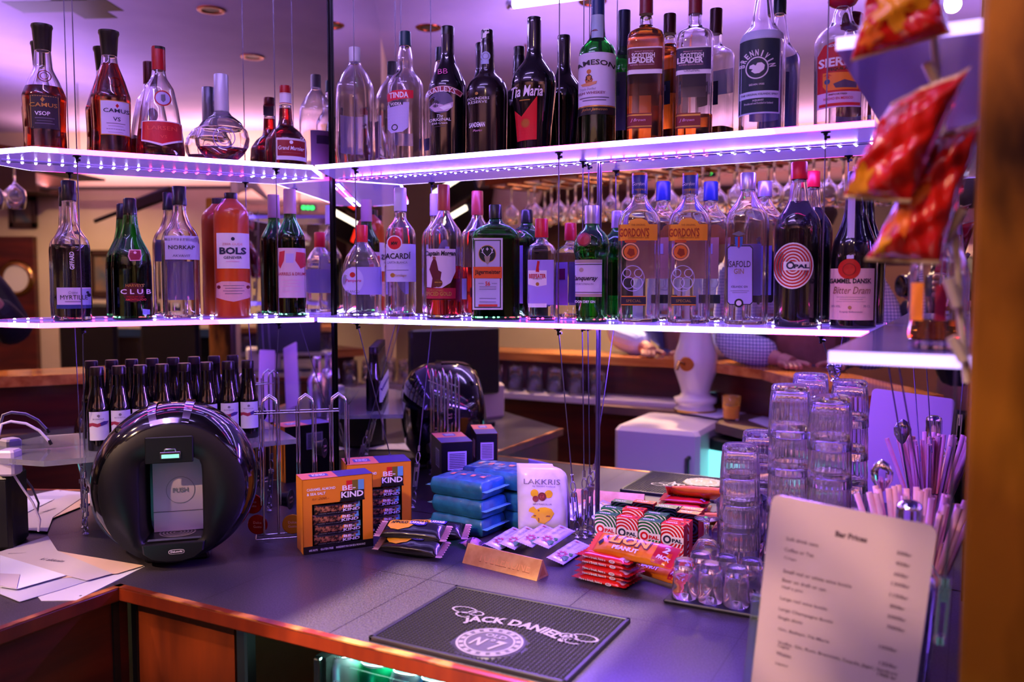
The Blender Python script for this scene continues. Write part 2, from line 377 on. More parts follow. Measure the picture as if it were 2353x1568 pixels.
# ------------------------------------------------------------------ back counter with tiled top
def tile_mat():
    m = mat('slate_tiles', '2a2336', .28); N, L, b = nodes(m)
    tc = N.new('ShaderNodeTexCoord'); sp = N.new('ShaderNodeSeparateXYZ'); L.new(tc.outputs['Object'], sp.inputs[0])
    def line(out, off, pitch, wd):
        a = N.new('ShaderNodeMath'); a.operation = 'SUBTRACT'; L.new(out, a.inputs[0]); a.inputs[1].default_value = off
        f = N.new('ShaderNodeMath'); f.operation = 'PINGPONG'; L.new(a.outputs[0], f.inputs[0]); f.inputs[1].default_value = pitch / 2
        c = N.new('ShaderNodeMath'); c.operation = 'LESS_THAN'; L.new(f.outputs[0], c.inputs[0]); c.inputs[1].default_value = wd
        return c
    l1 = line(sp.outputs[0], -.797, .2615, .0010); l2 = line(sp.outputs[1], 1.2055, .2615, .0010)
    mx = N.new('ShaderNodeMath'); mx.operation = 'MAXIMUM'; L.new(l1.outputs[0], mx.inputs[0]); L.new(l2.outputs[0], mx.inputs[1])
    nz = N.new('ShaderNodeTexNoise'); nz.inputs['Scale'].default_value = 420; nz.inputs['Detail'].default_value = 2; L.new(tc.outputs['Object'], nz.inputs[0])
    cr = N.new('ShaderNodeValToRGB'); cr.color_ramp.elements[0].position = .4; cr.color_ramp.elements[1].position = .72
    cr.color_ramp.elements[0].color = (*lin('231f28'), 1); cr.color_ramp.elements[1].color = (*lin('4a4352'), 1); L.new(nz.outputs[0], cr.inputs[0])
    mi = N.new('ShaderNodeMix'); mi.data_type = 'RGBA'; L.new(mx.outputs[0], mi.inputs[0]); L.new(cr.outputs[0], mi.inputs[6]); mi.inputs[7].default_value = (.008, .006, .01, 1)
    L.new(mi.outputs[2], b.inputs['Base Color'])
    bp = N.new('ShaderNodeBump'); bp.inputs['Strength'].default_value = .25; bp.inputs['Distance'].default_value = .0006
    sb = N.new('ShaderNodeMath'); sb.operation = 'SUBTRACT'; L.new(nz.outputs[0], sb.inputs[0]); L.new(mx.outputs[0], sb.inputs[1])
    L.new(sb.outputs[0], bp.inputs['Height']); L.new(bp.outputs[0], b.inputs['Normal'])
    return m
TILE = tile_mat()
EX, EY = -1.2375, .95           # inner corner of the L-shaped counter
pl = left_pt(1.75, 0); 
top = [(EX, EY), (.028, EY), (.028, YM - .001), (CR.x, YM - .001), (pl.x, pl.y), (-2.35, .05), (-1.62, .15), (EX, .42)]
ct = empty('bar_counter', (0, 0, 0), 0, 'dark slate tiled back counter with worn red wood edge under the glass shelves', 'counter')
b = MB(); b.prism(top, .878, .9, TILE); o = b.build('worktop', ct)
b = MB(); EDGE = noise_mat('worn_edge', '5c1e0a', 'b4703c', (14, 14, 60), .35, lo=.46, hi=.62, coat=.2)
# front edge strips: tall red faces with a worn top line
b.box(((EX + .028) / 2 - .004, EY - .006, .888), (.028 - EX + .008, .012, .0225), REDW2, bev=.002)
b.box((EX + .006, (EY + .42) / 2 - .003, .888), (.012, EY - .42 - .006, .0225), REDW2, bev=.002)
b.build('wood_edge', ct)
b = MB(); b.box(((EX + .028) / 2, EY - .0065, .8998), (.028 - EX, .0122, .002), EDGE)
b.box((EX + .0065, (EY + .42) / 2, .8998), (.0122, EY - .42, .002), EDGE); b.build('worn_edge_line', ct)
# cabinet fronts under the counter
cb = empty('base_cabinet', (EX - .02, .7, 0), 0, 'red-brown wooden base cabinet under the left arm of the counter', 'cabinet')
b = MB(); b.box((0, -.005, .44), (.02, .55, .86), REDW); b.build('panel', cb)
b = MB(); b.box((.006, .245, .44), (.016, .012, .86), mat('dark_gap', '120604', .5)); b.build('corner_joint', cb)
xs = at_plane(556, 1500, (0, EY + .02, 0), (0, 1, 0)).x
cb = empty('base_cabinet', ((EX + xs) / 2, EY + .035, 0), 0, 'red-brown wooden panel below the counter beside the dark gap', 'cabinet')
REDW3 = noise_mat('red_wood_light', '4a1808', '6e2a0c', (22, 22, 3), .4, coat=.2)
b = MB(); b.box((-.006, 0, .44), (xs - EX - .03, .02, .86), REDW3); b.build('panel', cb)
b = MB(); b.box(((xs - EX) / 2 - .004, -.002, .44), (.022, .024, .86), mat('satin_steel', '9a9aa4', .3, 1), bev=.003); b.build('steel_strip', cb)
b = MB(); b.box((-(xs - EX) / 2 + .004, -.004, .44), (.012, .02, .86), mat('dark_gap')); b.build('corner_joint', cb)
b = MB(); b.box((-.5, 1.53, .44), (1.05, .02, .86), mat('dark_void', '050506', .7)); b.build('back_panel', ct)
# ================================================================== glass shelves with lit edges
TH = .0092
ZT, ZL = EYE + .2315 + TH, EYE - .0815 + TH        # top surfaces of the upper and lower shelves
ZW = EYE - .323                                    # little wine shelf
def led_edge(name, strength, red=.60):
    m = mat(name, 'ffffff', .4); N, L, b = nodes(m)
    tc = N.new('ShaderNodeTexCoord'); nz = N.new('ShaderNodeTexNoise'); nz.inputs['Scale'].default_value = 3.2; nz.inputs['Detail'].default_value = 1
    L.new(tc.outputs['Object'], nz.inputs[0]); cr = N.new('ShaderNodeValToRGB'); L.new(nz.outputs[0], cr.inputs[0])
    e = cr.color_ramp.elements; e[0].position = red; e[0].color = (.42, .30, 1, 1); e[1].position = red + .05; e[1].color = (1, .03, .40, 1)
    L.new(cr.outputs[0], b.inputs['Emission Color']); b.inputs['Emission Strength'].default_value = strength
    return m
EDGEL = led_edge('lit_glass_edge', 11, .56)
EDGEM = led_edge('lit_glass_edge_magenta', 7, .38)
EDGES = led_edge('lit_glass_edge_side', 1.0, .60)
EDGEU = led_edge('lit_glass_edge_cognac', 9, .50)
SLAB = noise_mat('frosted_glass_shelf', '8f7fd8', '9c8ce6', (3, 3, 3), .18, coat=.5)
for q_ in (SLAB,): q_.node_tree.nodes['Principled BSDF'].inputs['Emission Color'].default_value = (.30, .14, .9, 1); q_.node_tree.nodes['Principled BSDF'].inputs['Emission Strength'].default_value = .35  # weak violet glow added to the slabs to brighten their undersides
LEDW = mat('led_white', 'ffffff', .3, emit='d8ccff', es=26); LEDR = mat('led_red', 'ffffff', .3, emit='ff2060', es=16)
def shelf(label, poly, ztop, edges, em, cx, cy, th=TH, slabm=None):
    t = empty('glass_shelf', (cx, cy, ztop), 0, label, 'shelf', 'glass shelves on the mirrors')
    b = MB(); b.prism([(x - cx, y - cy) for x, y in poly], -th, 0, slabm or SLAB); b.build('slab', t)
    if edges:
        b = MB()
        for (p, q) in edges:
            P0 = Vector((p[0] - cx, p[1] - cy, -th / 2)); P1 = Vector((q[0] - cx, q[1] - cy, -th / 2)); d = (P1 - P0)
            nrm = Vector((d.y, -d.x, 0)).normalized() * .0012
            b.box((P0 + P1) / 2 + nrm, (d.length, .0024, th * .98), em, rot=atan2(d.y, d.x))
        b.build('lit_edge', t)
    return t
FR = YM - .1525                                     # front line of the right-hand shelves
jx = (-1.202, FR)
def xy(v): return (v.x, v.y)
tL = 1.0
FLT = 0.9 - .0
def lpt(px, py, off, z): q = on_left(px, py, off); return q
lf_end = on_left(75, 350, .15); lf_end.z = 0
tE = (lf_end - CR).dot(DL)
g = .004
for nm, z, em in (('upper', ZT, EDGEL), ('lower', ZL, EDGEL)):
    R_ = [(jx[0] + g, FR), (-.135, FR), (-.128, YM - .0006), (CR.x + .012, YM - .0006)]
    shelf('long lit glass shelf on the right-hand mirror, %s one' % ('the upper' if nm == 'upper' else 'the lower'), R_, z,
          [((jx[0] + g, FR), (-.135, FR))], em, -.65, FR + .07)
    a = left_pt(tE, .15); e2 = left_pt(tE + .085, .045); e3 = left_pt(tE + .085, .0006)
    c0 = left_pt(.02, .0006)
    L_ = [xy(a), (jx[0] - g * 1.2, FR - .004), xy(c0), xy(e3), xy(e2)]
    shelf('lit glass shelf on the left-hand mirror, %s one' % ('with the cognac bottles' if nm == 'upper' else 'with the green and orange bottles'), L_, z,
          [(xy(e2), xy(a)), (xy(a), (jx[0] - g * 1.2, FR - .004)), ((jx[0] - g * 1.2, FR - .004), xy(c0))] if nm == 'upper' else [(xy(e2), xy(a)), (xy(a), (jx[0] - g * 1.2, FR - .004))],
          EDGEU if nm == 'upper' else EDGEM, -1.45, 1.25)
    S_ = [(-.127, .935), (.022, .93), (.022, YM - .0006), (-.124, YM - .0006)]
    shelf('thick glass shelf on the right side wall, %s one' % ('above the red crisp packets' if nm == 'upper' else 'carrying the amber bottle behind the packets'), S_, z + .003,
          [((-.127, .935), (.022, .93))], EDGES, -.05, 1.2, th=.0125, slabm=mat('clear_violet_slab', 'b0a0f0', .12, 0, .45, 1.3))
# LED tapes along the back of the shelves
def led_tape(label, p0, p1, z, up, n, off):
    d = Vector(p1) - Vector(p0); L = d.length; a = atan2(d.y, d.x); c = (Vector(p0) + Vector(p1)) / 2
    t = empty('led_tape', (c.x, c.y, z), a, label, 'light strip', 'light strips along the mirrors')
    s = 1 if up else -1
    b = MB(); b.box((0, 0, s * .0012), (L, .006, .0016), mat('tape_base', 'c9c2e0', .5)); b.build('tape', t)
    b = MB(); br = MB()
    for k in range(n):
        x = -L / 2 + (k + .5) * L / n
        q = br if math.sin(x * 9.1 + off) > .62 else b
        q.lathe([(0, .0024), (s * .0011, .0021), (s * .002, .0003)] if s > 0 else [(-.002, .0003), (-.0011, .0021), (0, .0024)], LEDR if q is br else LEDW, c=(x, 0, s * .002), n=8)
    b.build('white_diodes', t)
    if br.v: br.build('red_diodes', t)
lt = left_pt(.05, .008); le = left_pt(tE + .05, .008)
led_tape('light strip under the back of the long upper shelf', (CR.x + .03, YM - .009, 0), (-.14, YM - .009, 0), ZT - TH - .0002, False, 44, 0)
led_tape('light strip on the back of the long lower shelf', (CR.x + .03, YM - .009, 0), (-.14, YM - .009, 0), ZL + .0002, True, 44, 2)
led_tape('light strip under the back of the cognac shelf', le, lt, ZT - TH - .0002, False, 26, 1)
led_tape('light strip on the back of the shelf with the green and orange bottles', le, lt, ZL + .0002, True, 26, 3)
# vertical LED channel in the corner of the side wall
t = empty('led_channel', (.016, 1.46, 0), 0, 'vertical glowing light channel on the side mirror behind the crisp packets', 'light strip')
b = MB(); b.box((0, 0, 1.67), (.012, .016, .36), mat('channel_plastic', 'c8bce8', .2, 0, .6, 1.3)); b.build('channel', t)
b = MB()
b2 = MB()
for k in range(13):
    z = 1.50 + k * .0262
    (b2 if k % 5 in (0, 1) else b).lathe([(0, .0042), (.002, .003), (.003, .0004)], LEDR if k % 5 in (0, 1) else LEDW, n=8, M=Matrix.Translation((-.004, -.0085, z)) @ Matrix.Rotation(pi / 2, 4, 'X'))
b.build('white_diodes', t); b2.build('red_diodes', t)
# little clear shelf with wine bottles
GLS = mat('clear_shelf_glass', 'dfe4f0', .06, 0, .85, 1.3)
wa = left_pt(tE + .0, .15); wb = left_pt(.13, .15)
shelf('short clear glass shelf holding the small wine bottles', [xy(wa), xy(wb), xy(left_pt(.13, .001)), xy(left_pt(tE + .10, .001)), xy(left_pt(tE + .10, .05))], ZW, [], None, -1.5, 1.2, th=.010, slabm=GLS)

# ------------------------------------------------------------------ steel cables with turnbuckles
CABLE = mat('steel_cable', '6c6478', .35, 1)
def cable(label, pf, pend, zt=CEIL, back=None):
    t = empty('steel_cable', (pf.x, pf.y, ZT), 0, label, 'cable', 'steel cables holding the shelves')
    T = lambda q: Vector(q) - Vector((pf.x, pf.y, ZT))
    b = MB(); b.tube([T((pf.x, pf.y, zt)), T((pf.x, pf.y, ZL - TH))], .0011, CABLE, 6)
    pe = Vector(pend); ps = Vector((pf.x, pf.y, ZL - TH)); pm = ps + (pe - ps) * .70
    b.tube([T(ps), T(pm)], .0011, CABLE, 6); b.build('wire', t)
    for z in (ZT - TH, ZL - TH):
        b = MB(); b.lathe([(-.013, .0022), (-.006, .0022), (-.005, .0036), (-.003, .0036), (-.0025, .0075), (-.0005, .0075)], DARKM, c=T((pf.x, pf.y, z)), n=16)
        b.box(T((pf.x + .004, pf.y, z - .009)), (.006, .004, .004), DARKM); b.build('stopper', t)
    b = MB(); d = (pe - pm).normalized(); L = (pe - pm).length
    def at(s): return T(pm + (pe - pm) * s)
    b.tube([at(0), at(.1)], .003, STEEL, 8)
    sd = d.cross(Vector((0, 1, 0))).normalized()
    for s0, s1, w_ in ((.12, .30, .005), (.80, .97, .005)):
        pts = [at(s0 + (s1 - s0) * (0.5 - .5 * cos(a))) + sd * w_ * sin(a) for a in [2 * pi * k / 14 for k in range(14)]]
        b.tube(pts, .0013, STEEL, 6, closed=True)
    for q in (-1, 1): b.tube([at(.32) + sd * .0046 * q, at(.76) + sd * .0046 * q], .0022, STEEL, 6)
    b.tube([at(.30), at(.46)], .003, STEEL, 8); b.tube([at(.62), at(.82)], .003, STEEL, 8)
    b.lathe([(-.004, .0062), (.004, .0062)], STEEL, c=at(.34), n=6); b.lathe([(-.004, .0062), (.004, .0062)], STEEL, c=at(.74), n=6)
    b.build('turnbuckle', t)
    b = MB(); pts = [at(1.0) + Vector((.006 * cos(a), 0, .006 * sin(a))) for a in [2 * pi * k / 12 for k in range(12)]]
    b.tube(pts, .0015, STEEL, 6, closed=True); b.lathe([(-.004, .006), (0, .002)], STEEL, c=at(1.0) - Vector((0, 0, .006)), n=12); b.build('eye_bolt', t)
    return t
yf = FR + .012
hz = .912
for px, lab, ex in ((1283, 'steel cable in front of the long shelves, hooked beside the white liquorice bag', -.013),
                    (1888, 'steel cable near the right end of the long shelves, beside the red-capped bottle', .004),
                    (820, 'steel cable near the mirror corner at the first clear bottle on the right', .025)):
    p = at_plane(px, 700, (0, yf, 0), (0, 1, 0)); cable(lab, p, (p.x + ex, YM - .02, hz if px < 1800 else 1.245))
    if px == 1283:
        p2 = on_right(1338, 700, .014); cable('rear steel cable close to the mirror behind the white liquorice bag', p2, (p2.x + .008, YM - .014, hz))
        p3 = on_right(1373, 700, .006); e_ = empty('steel_rod', (p3.x, p3.y, ZC_ if False else .9), 0, 'thin upright steel rod against the mirror, right of the white liquorice bag', 'rod')
        b = MB(); b.lathe([(0, .0024), (CEIL - .901, .0024)], CABLE, n=10); b.build('rod_shaft', e_)
for px, lab in ((188, 'steel cable at the left end of the cognac shelf'), (640, 'steel cable at the right end of the cognac shelf')):
    p = on_left(px, 700, .138); e = p - NL * .11; cable(lab, p, (e.x, e.y, hz))
# ================================================================== bottles
BO = .0675
def shelf_pos(px, sh, yb):
    z = {'RT': ZT, 'RB': ZL, 'LT': ZT, 'LB': ZL}[sh]
    p = on_right(px, yb, BO) if sh[0] == 'R' else on_left(px, yb, BO)
    p.z = z; return p
class Bottle:
    def __init__(s, name, label, px, yb, sh, prof, glass, cap=None, capm=None, liquid=None, nb=2.0, dr=1.0, solid=False,
                 wt=.0028, group='bottles on the glass shelves', cat='bottle', pos=None, capn='cap', capnb=2):
        s.pos = pos if pos is not None else shelf_pos(px, sh, yb)
        d = (s.pos - EYEV); s.az = atan2(-d.x, d.y); s.n = Vector((-sin(s.az), cos(s.az), 0)); s.r = Vector((cos(s.az), sin(s.az), 0))
        s.k = depth(s.pos + Vector((0, 0, .1))) / F
        s.root = empty(name, s.pos, s.az, label, cat, group)
        pr = sorted([(s.T(px, y)[1], hw * s.k) for y, hw in prof]); pr[0] = (0.0, pr[0][1])
        s.pr = pr; s.nb = nb; s.dr = dr; s.amax = max(a for _, a in pr)
        h = pr[-1][0]; N = 56; vs = [h * i / N for i in range(N + 1)]; As = [s.lerp(v) for v in vs]
        sm = [As[0]] + [(As[i - 1] + 2 * As[i] + As[i + 1]) / 4 for i in range(1, N)] + [As[-1]]
        s.vs, s.As, s.h = vs, sm, h
        out = [s.ring(0, sm[0] * .93), ] + [s.ring(max(v, .0012) if i == 0 else v, a) for i, (v, a) in enumerate(zip(vs, sm))]
        b = MB()
        if solid: b.rings(out, glass)
        else:
            bt = .007
            inn = [s.ring(v, max(a - wt, .0015)) for v, a in zip(vs, sm) if v > bt]
            b.rings(out + inn[::-1], glass)
        b.build('glass_body', s.root)
        if liquid:
            yl, lm = liquid; vl = s.T(px, yl)[1]; b = MB()
            rg = [s.ring(max(v, .0066), max(a - wt + .0004, .001)) for v, a in zip(vs, sm) if .0066 < v < vl - .001]
            rg.append(s.ring(vl, max(s.A(vl) - wt + .0004, .001)))
            b.rings(rg, lm); b.build('liquid', s.root)
        if cap:
            b = MB(); b.lathe(sorted([(s.T(px, y)[1], hw * s.k) for y, hw in cap]), capm, n=28); b.build(capn, s.root)
        s.px = px; s.b = None
    def T(s, x, y):
        q = at_plane(x, y, s.pos, s.n) - s.pos; return q.dot(s.r), q.z
    def lerp(s, v):
        pr = s.pr
        for (a, b), (c, d) in zip(pr, pr[1:]):
            if v <= c: return b + (d - b) * (v - a) / max(c - a, 1e-9)
        return pr[-1][1]
    def A(s, v):
        v = min(max(v, 0), s.h * .9999); i = v / s.h * (len(s.vs) - 1); k = int(i); t = i - k
        return s.As[k] * (1 - t) + s.As[k + 1] * t
    def nd(s, a):
        t = min(max((a / s.amax - .5) / .35, 0), 1); return 2 + (s.nb - 2) * t, 1 + (s.dr - 1) * t
    def ring(s, v, a):
        n, d = s.nd(a); K = 40; o = []
        for k in range(K):
            c, q = cos(2 * pi * k / K), sin(2 * pi * k / K)
            o.append((a * math.copysign(abs(c) ** (2 / n), c), a * d * math.copysign(abs(q) ** (2 / n), q), v))
        return o
    def mp(s, u, v, l=1, sg=-1):
        a = s.A(v); n, d = s.nd(a); u = max(min(u, a * .992), -a * .992)
        y = a * d * (1 - abs(u / a) ** n) ** (1 / n); nx, ny = u / a, max(y / a, .12); q = hypot(nx, ny)
        e = .0004 + .00028 * l
        return (u + nx / q * e * (1 if n < 3 else 0), sg * (y + (ny / q if n < 3 else 1) * e), v)
    def mpb(s, u, v, l=1): return s.mp(-u, v, l, 1)
    # drawing in photo pixels
    def start(s): s.b = MB(); return s
    def R(s, x0, y0, x1, y1, m, l=1, back=False):
        (a, v1), (c, v0) = s.T(x0, y0), s.T(x1, y1); s.b.p_rect(s.mpb if back else s.mp, a, v0, c, v1, m, l, 12, 3); return s
    def D(s, x, y, r, m, l=2, asp=1): u, v = s.T(x, y); s.b.p_disc(s.mp, u, v, r * s.k, m, l, 28, asp); return s
    def G(s, x, y, r0, r1, m, l=3, asp=1, a0=0, a1=2 * pi): u, v = s.T(x, y); s.b.p_ring(s.mp, u, v, r0 * s.k, r1 * s.k, m, l, 32, asp, a0, a1); return s
    def X(s, st, x, y, w, h, m, l=4, bold=0, italic=0, arc=0, rot=0):
        u, v = s.T(x, y); s.b.p_text(s.mp, st, u, v, w * s.k, h * s.k, m, l, bold, italic, arc * s.k, rot); return s
    def Q(s, pts, m, l=2): s.b.p_poly(s.mp, [s.T(x, y) for x, y in pts], m, l); return s
    def end(s, name='front_label', label=None): tag(s.b.build(name, s.root), label); s.b = None; return s
    def backlabel(s, x0, y0, x1, y1, m, m2=None):
        s.start().R(x0, y0, x1, y1, m, back=True)
        if m2: s.R(x0 + (x1 - x0) * .2, y0 + (y1 - y0) * .15, x1 - (x1 - x0) * .2, y0 + (y1 - y0) * .4, m2, 2, back=True)
        return s.end('back_label')
GREEN = glassm('green_glass', '52c466'); DGREEN = glassm('dark_green_glass', '3cb050'); CLEARV = mat('clear_glass_pale', 'fdfafd', .0, 0, .965, 1.4)
AMBER = glassm('amber_liquor', 'e8862a', 1.36); COGNAC = glassm('cognac_liquor', 'c2340a', 1.36); REDL = glassm('red_liquor', 'b01818', 1.36)
CRIM = glassm('crimson_liquor', 'e03030', 1.36); WATER = glassm('clear_spirit', 'f4f4fc', 1.34); DARKL = mat('dark_liquor', '0c060e', .05, coat=.4)
DARKG = mat('dark_bottle_glass', '07070f', .07, coat=.7); BROWNG = mat('brown_black_glass', '140a10', .16, coat=.4)
DKGRN = mat('dark_green_liquor', '06160c', .05, coat=.4)
W = P('e6e2ee'); LAV = P('b9aee0'); K = P('101014'); GOLD = P('c79a4e', .3, .6); RED = P('b3121d'); DRED = P('6a0f22'); NAVY = P('1b2340'); ORG = P('f08a1c')
GREYT = P('6a6478'); PINK = P('e8a8c8'); SILV = mat('silver_cap', 'bcb6d0', .3, .8); CREAM = P('e8dcc8')
def lines(B, x0, x1, ys, m, h=1.4, l=3):
    for i, y in enumerate(ys):
        d = (x1 - x0) * (.12 if i % 2 else .03); B.R(x0 + d, y, x1 - d, y + h, m, l)
# ---- upper shelf, left
B = Bottle('cognac_bottle', 'cognac bottle with dark label and tall black stopper, leftmost on the upper shelf', 106, 349, 'LT',
  [(116, 17), (160, 20), (190, 34), (222, 46), (300, 43), (349, 45)], CLEAR, [(59, 22), (64, 23), (70, 21), (118, 17.5)], BLACKP, (203, COGNAC), capn='stopper')
B.start().R(68, 224, 138, 305, P('2a2230')).R(70, 226, 136, 303, GOLD, 1).R(71.5, 227.5, 134.5, 301.5, P('2a2230'), 2).Q([(98, 231), (103, 237), (98, 243), (93, 237)], GOLD, 3)
B.X('CAMUS', 100, 249, 54, 9, GOLD, 4, .01).X('VSOP', 98, 268, 30, 9, W, 4, .02); lines(B, 80, 126, (278, 284, 290), GREYT)
B.end().start().G(102, 181, 12, 14, COGNAC, 2).G(102, 181, 7, 8.5, COGNAC, 2).end('embossed_seal')
B = Bottle('cognac_bottle', 'cognac bottle with pale label and tall black stopper, filled to the neck with amber', 258, 355, 'LT',
  [(128, 16), (150, 18), (185, 31), (225, 43), (300, 41), (355, 44)], CLEAR, [(73, 22), (79, 22.5), (85, 20), (130, 16.5)], BLACKP, (148, COGNAC), capn='stopper')
B.start().R(230, 236, 299, 319, GOLD).R(232, 238, 297, 317, P('c8cce8'), 2).Q([(269, 246), (273, 251), (269, 256), (265, 251)], RED, 3)
B.X('CAMUS', 267, 262, 52, 9, NAVY, 4, .01).X('VS', 268, 281, 15, 9, NAVY, 4, .01); lines(B, 244, 288, (290, 296, 303, 310), GREYT)
B.end().start().G(265, 196, 10, 12, COGNAC, 2).end('embossed_seal')
B = Bottle('cognac_bottle', 'clear teardrop bottle with red cap and low red cognac under a red label', 370, 363, 'LT',
  [(160, 14), (180, 17), (205, 32), (250, 41), (310, 49), (345, 53), (363, 50)], CLEAR, [(109, 14.5), (112, 15), (163, 15)], P('a81020', .3), (302, CRIM))
B.start().Q([(327, 283), (418, 288), (419, 331), (372, 343), (326, 329)], W, 1).Q([(329, 285), (416, 290), (417, 327), (373, 338), (328, 326)], P('c01828'), 2)
B.X('LARSEN', 373, 302, 60, 9, P('e05040'), 4).X('VS', 376, 322, 14, 7, P('e05040'), 4).end()
B.start().D(374, 233, 18, RED, 1).D(374, 233, 15, LAV, 2).Q([(370, 225), (379, 224), (380, 238), (375, 243), (370, 238)], GREYT, 3).end('round_seal')
B.start().R(356, 108, 384, 117, K, 2).end('black_cap_band')
B = Bottle('cognac_flask', 'round clear flask with silver white cap and a little dark red cognac', 512, 374, 'LT',
  [(255, 15), (266, 22), (280, 42), (300, 56), (318, 61), (336, 58), (355, 46), (368, 32), (374, 30)], CLEAR, [(172, 15), (174, 16), (225, 16), (262, 16.5)], mat('silver_white', 'c8c8dc', .35, .2), (340, REDL), dr=.5)
B.start().G(515, 320, 22, 24, P('9a86c8', .3), 1).G(515, 320, 14, 15.5, P('9a86c8', .3), 1).end('embossed_seal')
B.start().D(514, 228, 7, RED, 1).X('LARSEN', 514, 246, 20, 5, GREYT, 2).R(498, 255, 530, 257, GREYT, 1).end('neck_label')
B = Bottle('liqueur_bottle', 'squat round-shouldered liqueur bottle with red cap and white neck band on the upper shelf', 658, 378, 'LT',
  [(243, 13.5), (275, 15), (292, 18), (302, 31), (322, 45), (350, 47), (378, 45)], CLEAR, [(198, 12.5), (201, 13), (216, 13)], P('a8141c', .3), (250, REDL))
B.start().R(643, 215, 672, 241, W, 1).R(643, 217, 672, 219, RED, 2).R(643, 238, 672, 241, RED, 2).end('neck_band')
B.start().R(635, 323, 703, 375, P('d8d0d8')).R(638, 328, 700, 366, P('8a1620'), 2).X('Grand Marnier', 669, 347, 56, 9, W, 3, .01, .2).D(669, 334, 4, W, 3).R(650, 357, 690, 358.5, W, 3).end()
# ---- upper shelf, right
B = Bottle('spirit_bottle', 'empty clear glass bottle with white cap, first on the right-hand shelf', 818, 372, 'RT',
  [(143, 13), (152, 15), (172, 30), (198, 42), (230, 44), (350, 45), (366, 43), (372, 43)], CLEAR, [(110, 12.5), (113, 13), (145, 13)], mat('white_cap', 'd8d8e8', .4))
B.backlabel(800, 260, 855, 350, P('b8a8e0'), P('403060'))
B = Bottle('vodka_bottle', 'clear vodka bottle with dark teal cap and red banner over a lilac label', 933, 363, 'RT',
  [(105, 12), (118, 15), (140, 18.5), (152, 17), (166, 19), (180, 33), (196, 41), (340, 42), (363, 41)], CLEAR, [(74, 13), (77, 13.5), (107, 14)], P('0f3a48', .35))
B.start().Q([(891, 245), (940, 243), (938, 300), (925, 310), (900, 311), (892, 300)], LAV, 1)
B.Q([(889, 220), (905, 215), (949, 216), (949, 234), (892, 238)], P('d81c3c'), 2).X('TINDA', 917, 226, 42, 13, W, 3, .03)
B.Q([(895, 243), (905, 240), (927, 239), (926, 249), (898, 252)], P('1c1a3a'), 2).X('VODKA', 911, 246, 24, 7, W, 3, .03).G(908, 299, 5, 7, K, 3).end()
B.backlabel(915, 300, 960, 330, W)
B = Bottle('cream_liqueur_bottle', 'matt black cream liqueur bottle with arched red banner and landscape picture', 1030, 352, 'RT',
  [(63, 14), (68, 14.5), (130, 15), (150, 20), (172, 32), (196, 43), (215, 44), (352, 42)], DARKG, [(62, 14), (64, 15), (82, 14.8)], P('06060c', .3), solid=True)
B.start().G(1017, 296, 76, 88, P('d8a0a0'), 1, 1, radians(58), radians(122)).G(1017, 296, 78, 86, P('8c1c34'), 2, 1, radians(60), radians(120))
B.X('BAILEYS', 1016, 214, 62, 12, W, 4, .01, 0, 82)
B.D(1013, 243, 24, P('5c5478'), 1, 1.15).Q([(988, 250), (1000, 243), (1020, 250), (1041, 243), (1040, 254), (1028, 264), (1000, 264)], P('c0a8c8'), 2).D(1002, 246, 8, P('3a3040'), 2).Q([(1010, 255), (1035, 248), (1038, 256), (1020, 262)], W, 3)
B.X('The', 1012, 274, 14, 7, W, 4, 0, .3).X('ORIGINAL', 1012, 282, 48, 6.5, W, 4, .01).X('Irish Cream', 1011, 290, 34, 5, W, 4, 0, .3).R(998, 297, 1024, 298, GREYT, 3)
B.X('BB', 1018, 171, 21, 13, P('d060a8'), 4, .0).end()
B = Bottle('port_wine_bottle', 'dark brown port bottle with white neck seal and stopper tab', 1120, 346, 'RT',
  [(70, 13), (95, 14), (100, 15), (168, 17.5), (174, 22), (186, 38), (205, 47), (225, 48), (346, 46)], BROWNG, [(70, 13), (73, 14), (94, 14)], P('08080e', .3), solid=True, capn='neck_foil')
B.start().D(1116, 133, 10.5, P('aab4e0'), 1).R(1106, 141, 1123, 151, P('aab4e0'), 1).G(1116, 133, 6, 7, GREYT, 2).Q([(1111, 70), (1123, 68), (1124, 80), (1118, 82), (1117, 90), (1109, 91)], W, 1).end('neck_seal')
B.start().X('FOUNDERS', 1100, 235, 48, 6, W, 2).X('RESERVE', 1098, 243, 42, 6, W, 2).D(1096, 224, 3.5, GOLD, 2).X('SANDEMAN', 1097, 294, 35, 11, W, 2, .02).X('Porto', 1098, 307, 20, 5, PINK, 2, 0, .3).end()
B = Bottle('coffee_liqueur_bottle', 'black liqueur bottle with broad shoulders and a red diagonal panel', 1227, 340, 'RT',
  [(41, 15), (45, 16), (120, 16.5), (138, 21), (158, 37), (175, 49), (195, 52), (225, 50), (290, 42), (340, 38)], DARKG, [(41, 15), (43, 15.5), (68, 16)], P('0a0a14', .3), solid=True)
B.start().Q([(1184, 259), (1199, 275), (1234, 231), (1233, 327), (1190, 329)], P('c8101e'), 1).X('Tia Maria', 1211, 219, 70, 24, W, 4, .015, .25).R(1195, 238, 1218, 240, GOLD, 2).D(1208, 290, 8, P('a8641c'), 2).G(1208, 290, 9, 10, P('a8641c'), 2).end()
B = Bottle('whiskey_bottle', 'green glass whiskey bottle with large white label and crest', 1372, 322, 'RT',
  [(60, 15.5), (88, 18), (98, 26), (112, 39), (125, 43), (322, 43)], GREEN, [(-22, 15), (-18, 15.5), (40, 15.5), (92, 17)], P('16306a', .35), (262, DKGRN), capn='neck_foil')
B.start().R(1327, 132, 1412, 268, P('cfcde6')).X('JAMESON', 1365, 155, 92, 15, K, 4, .02, 0, 130)
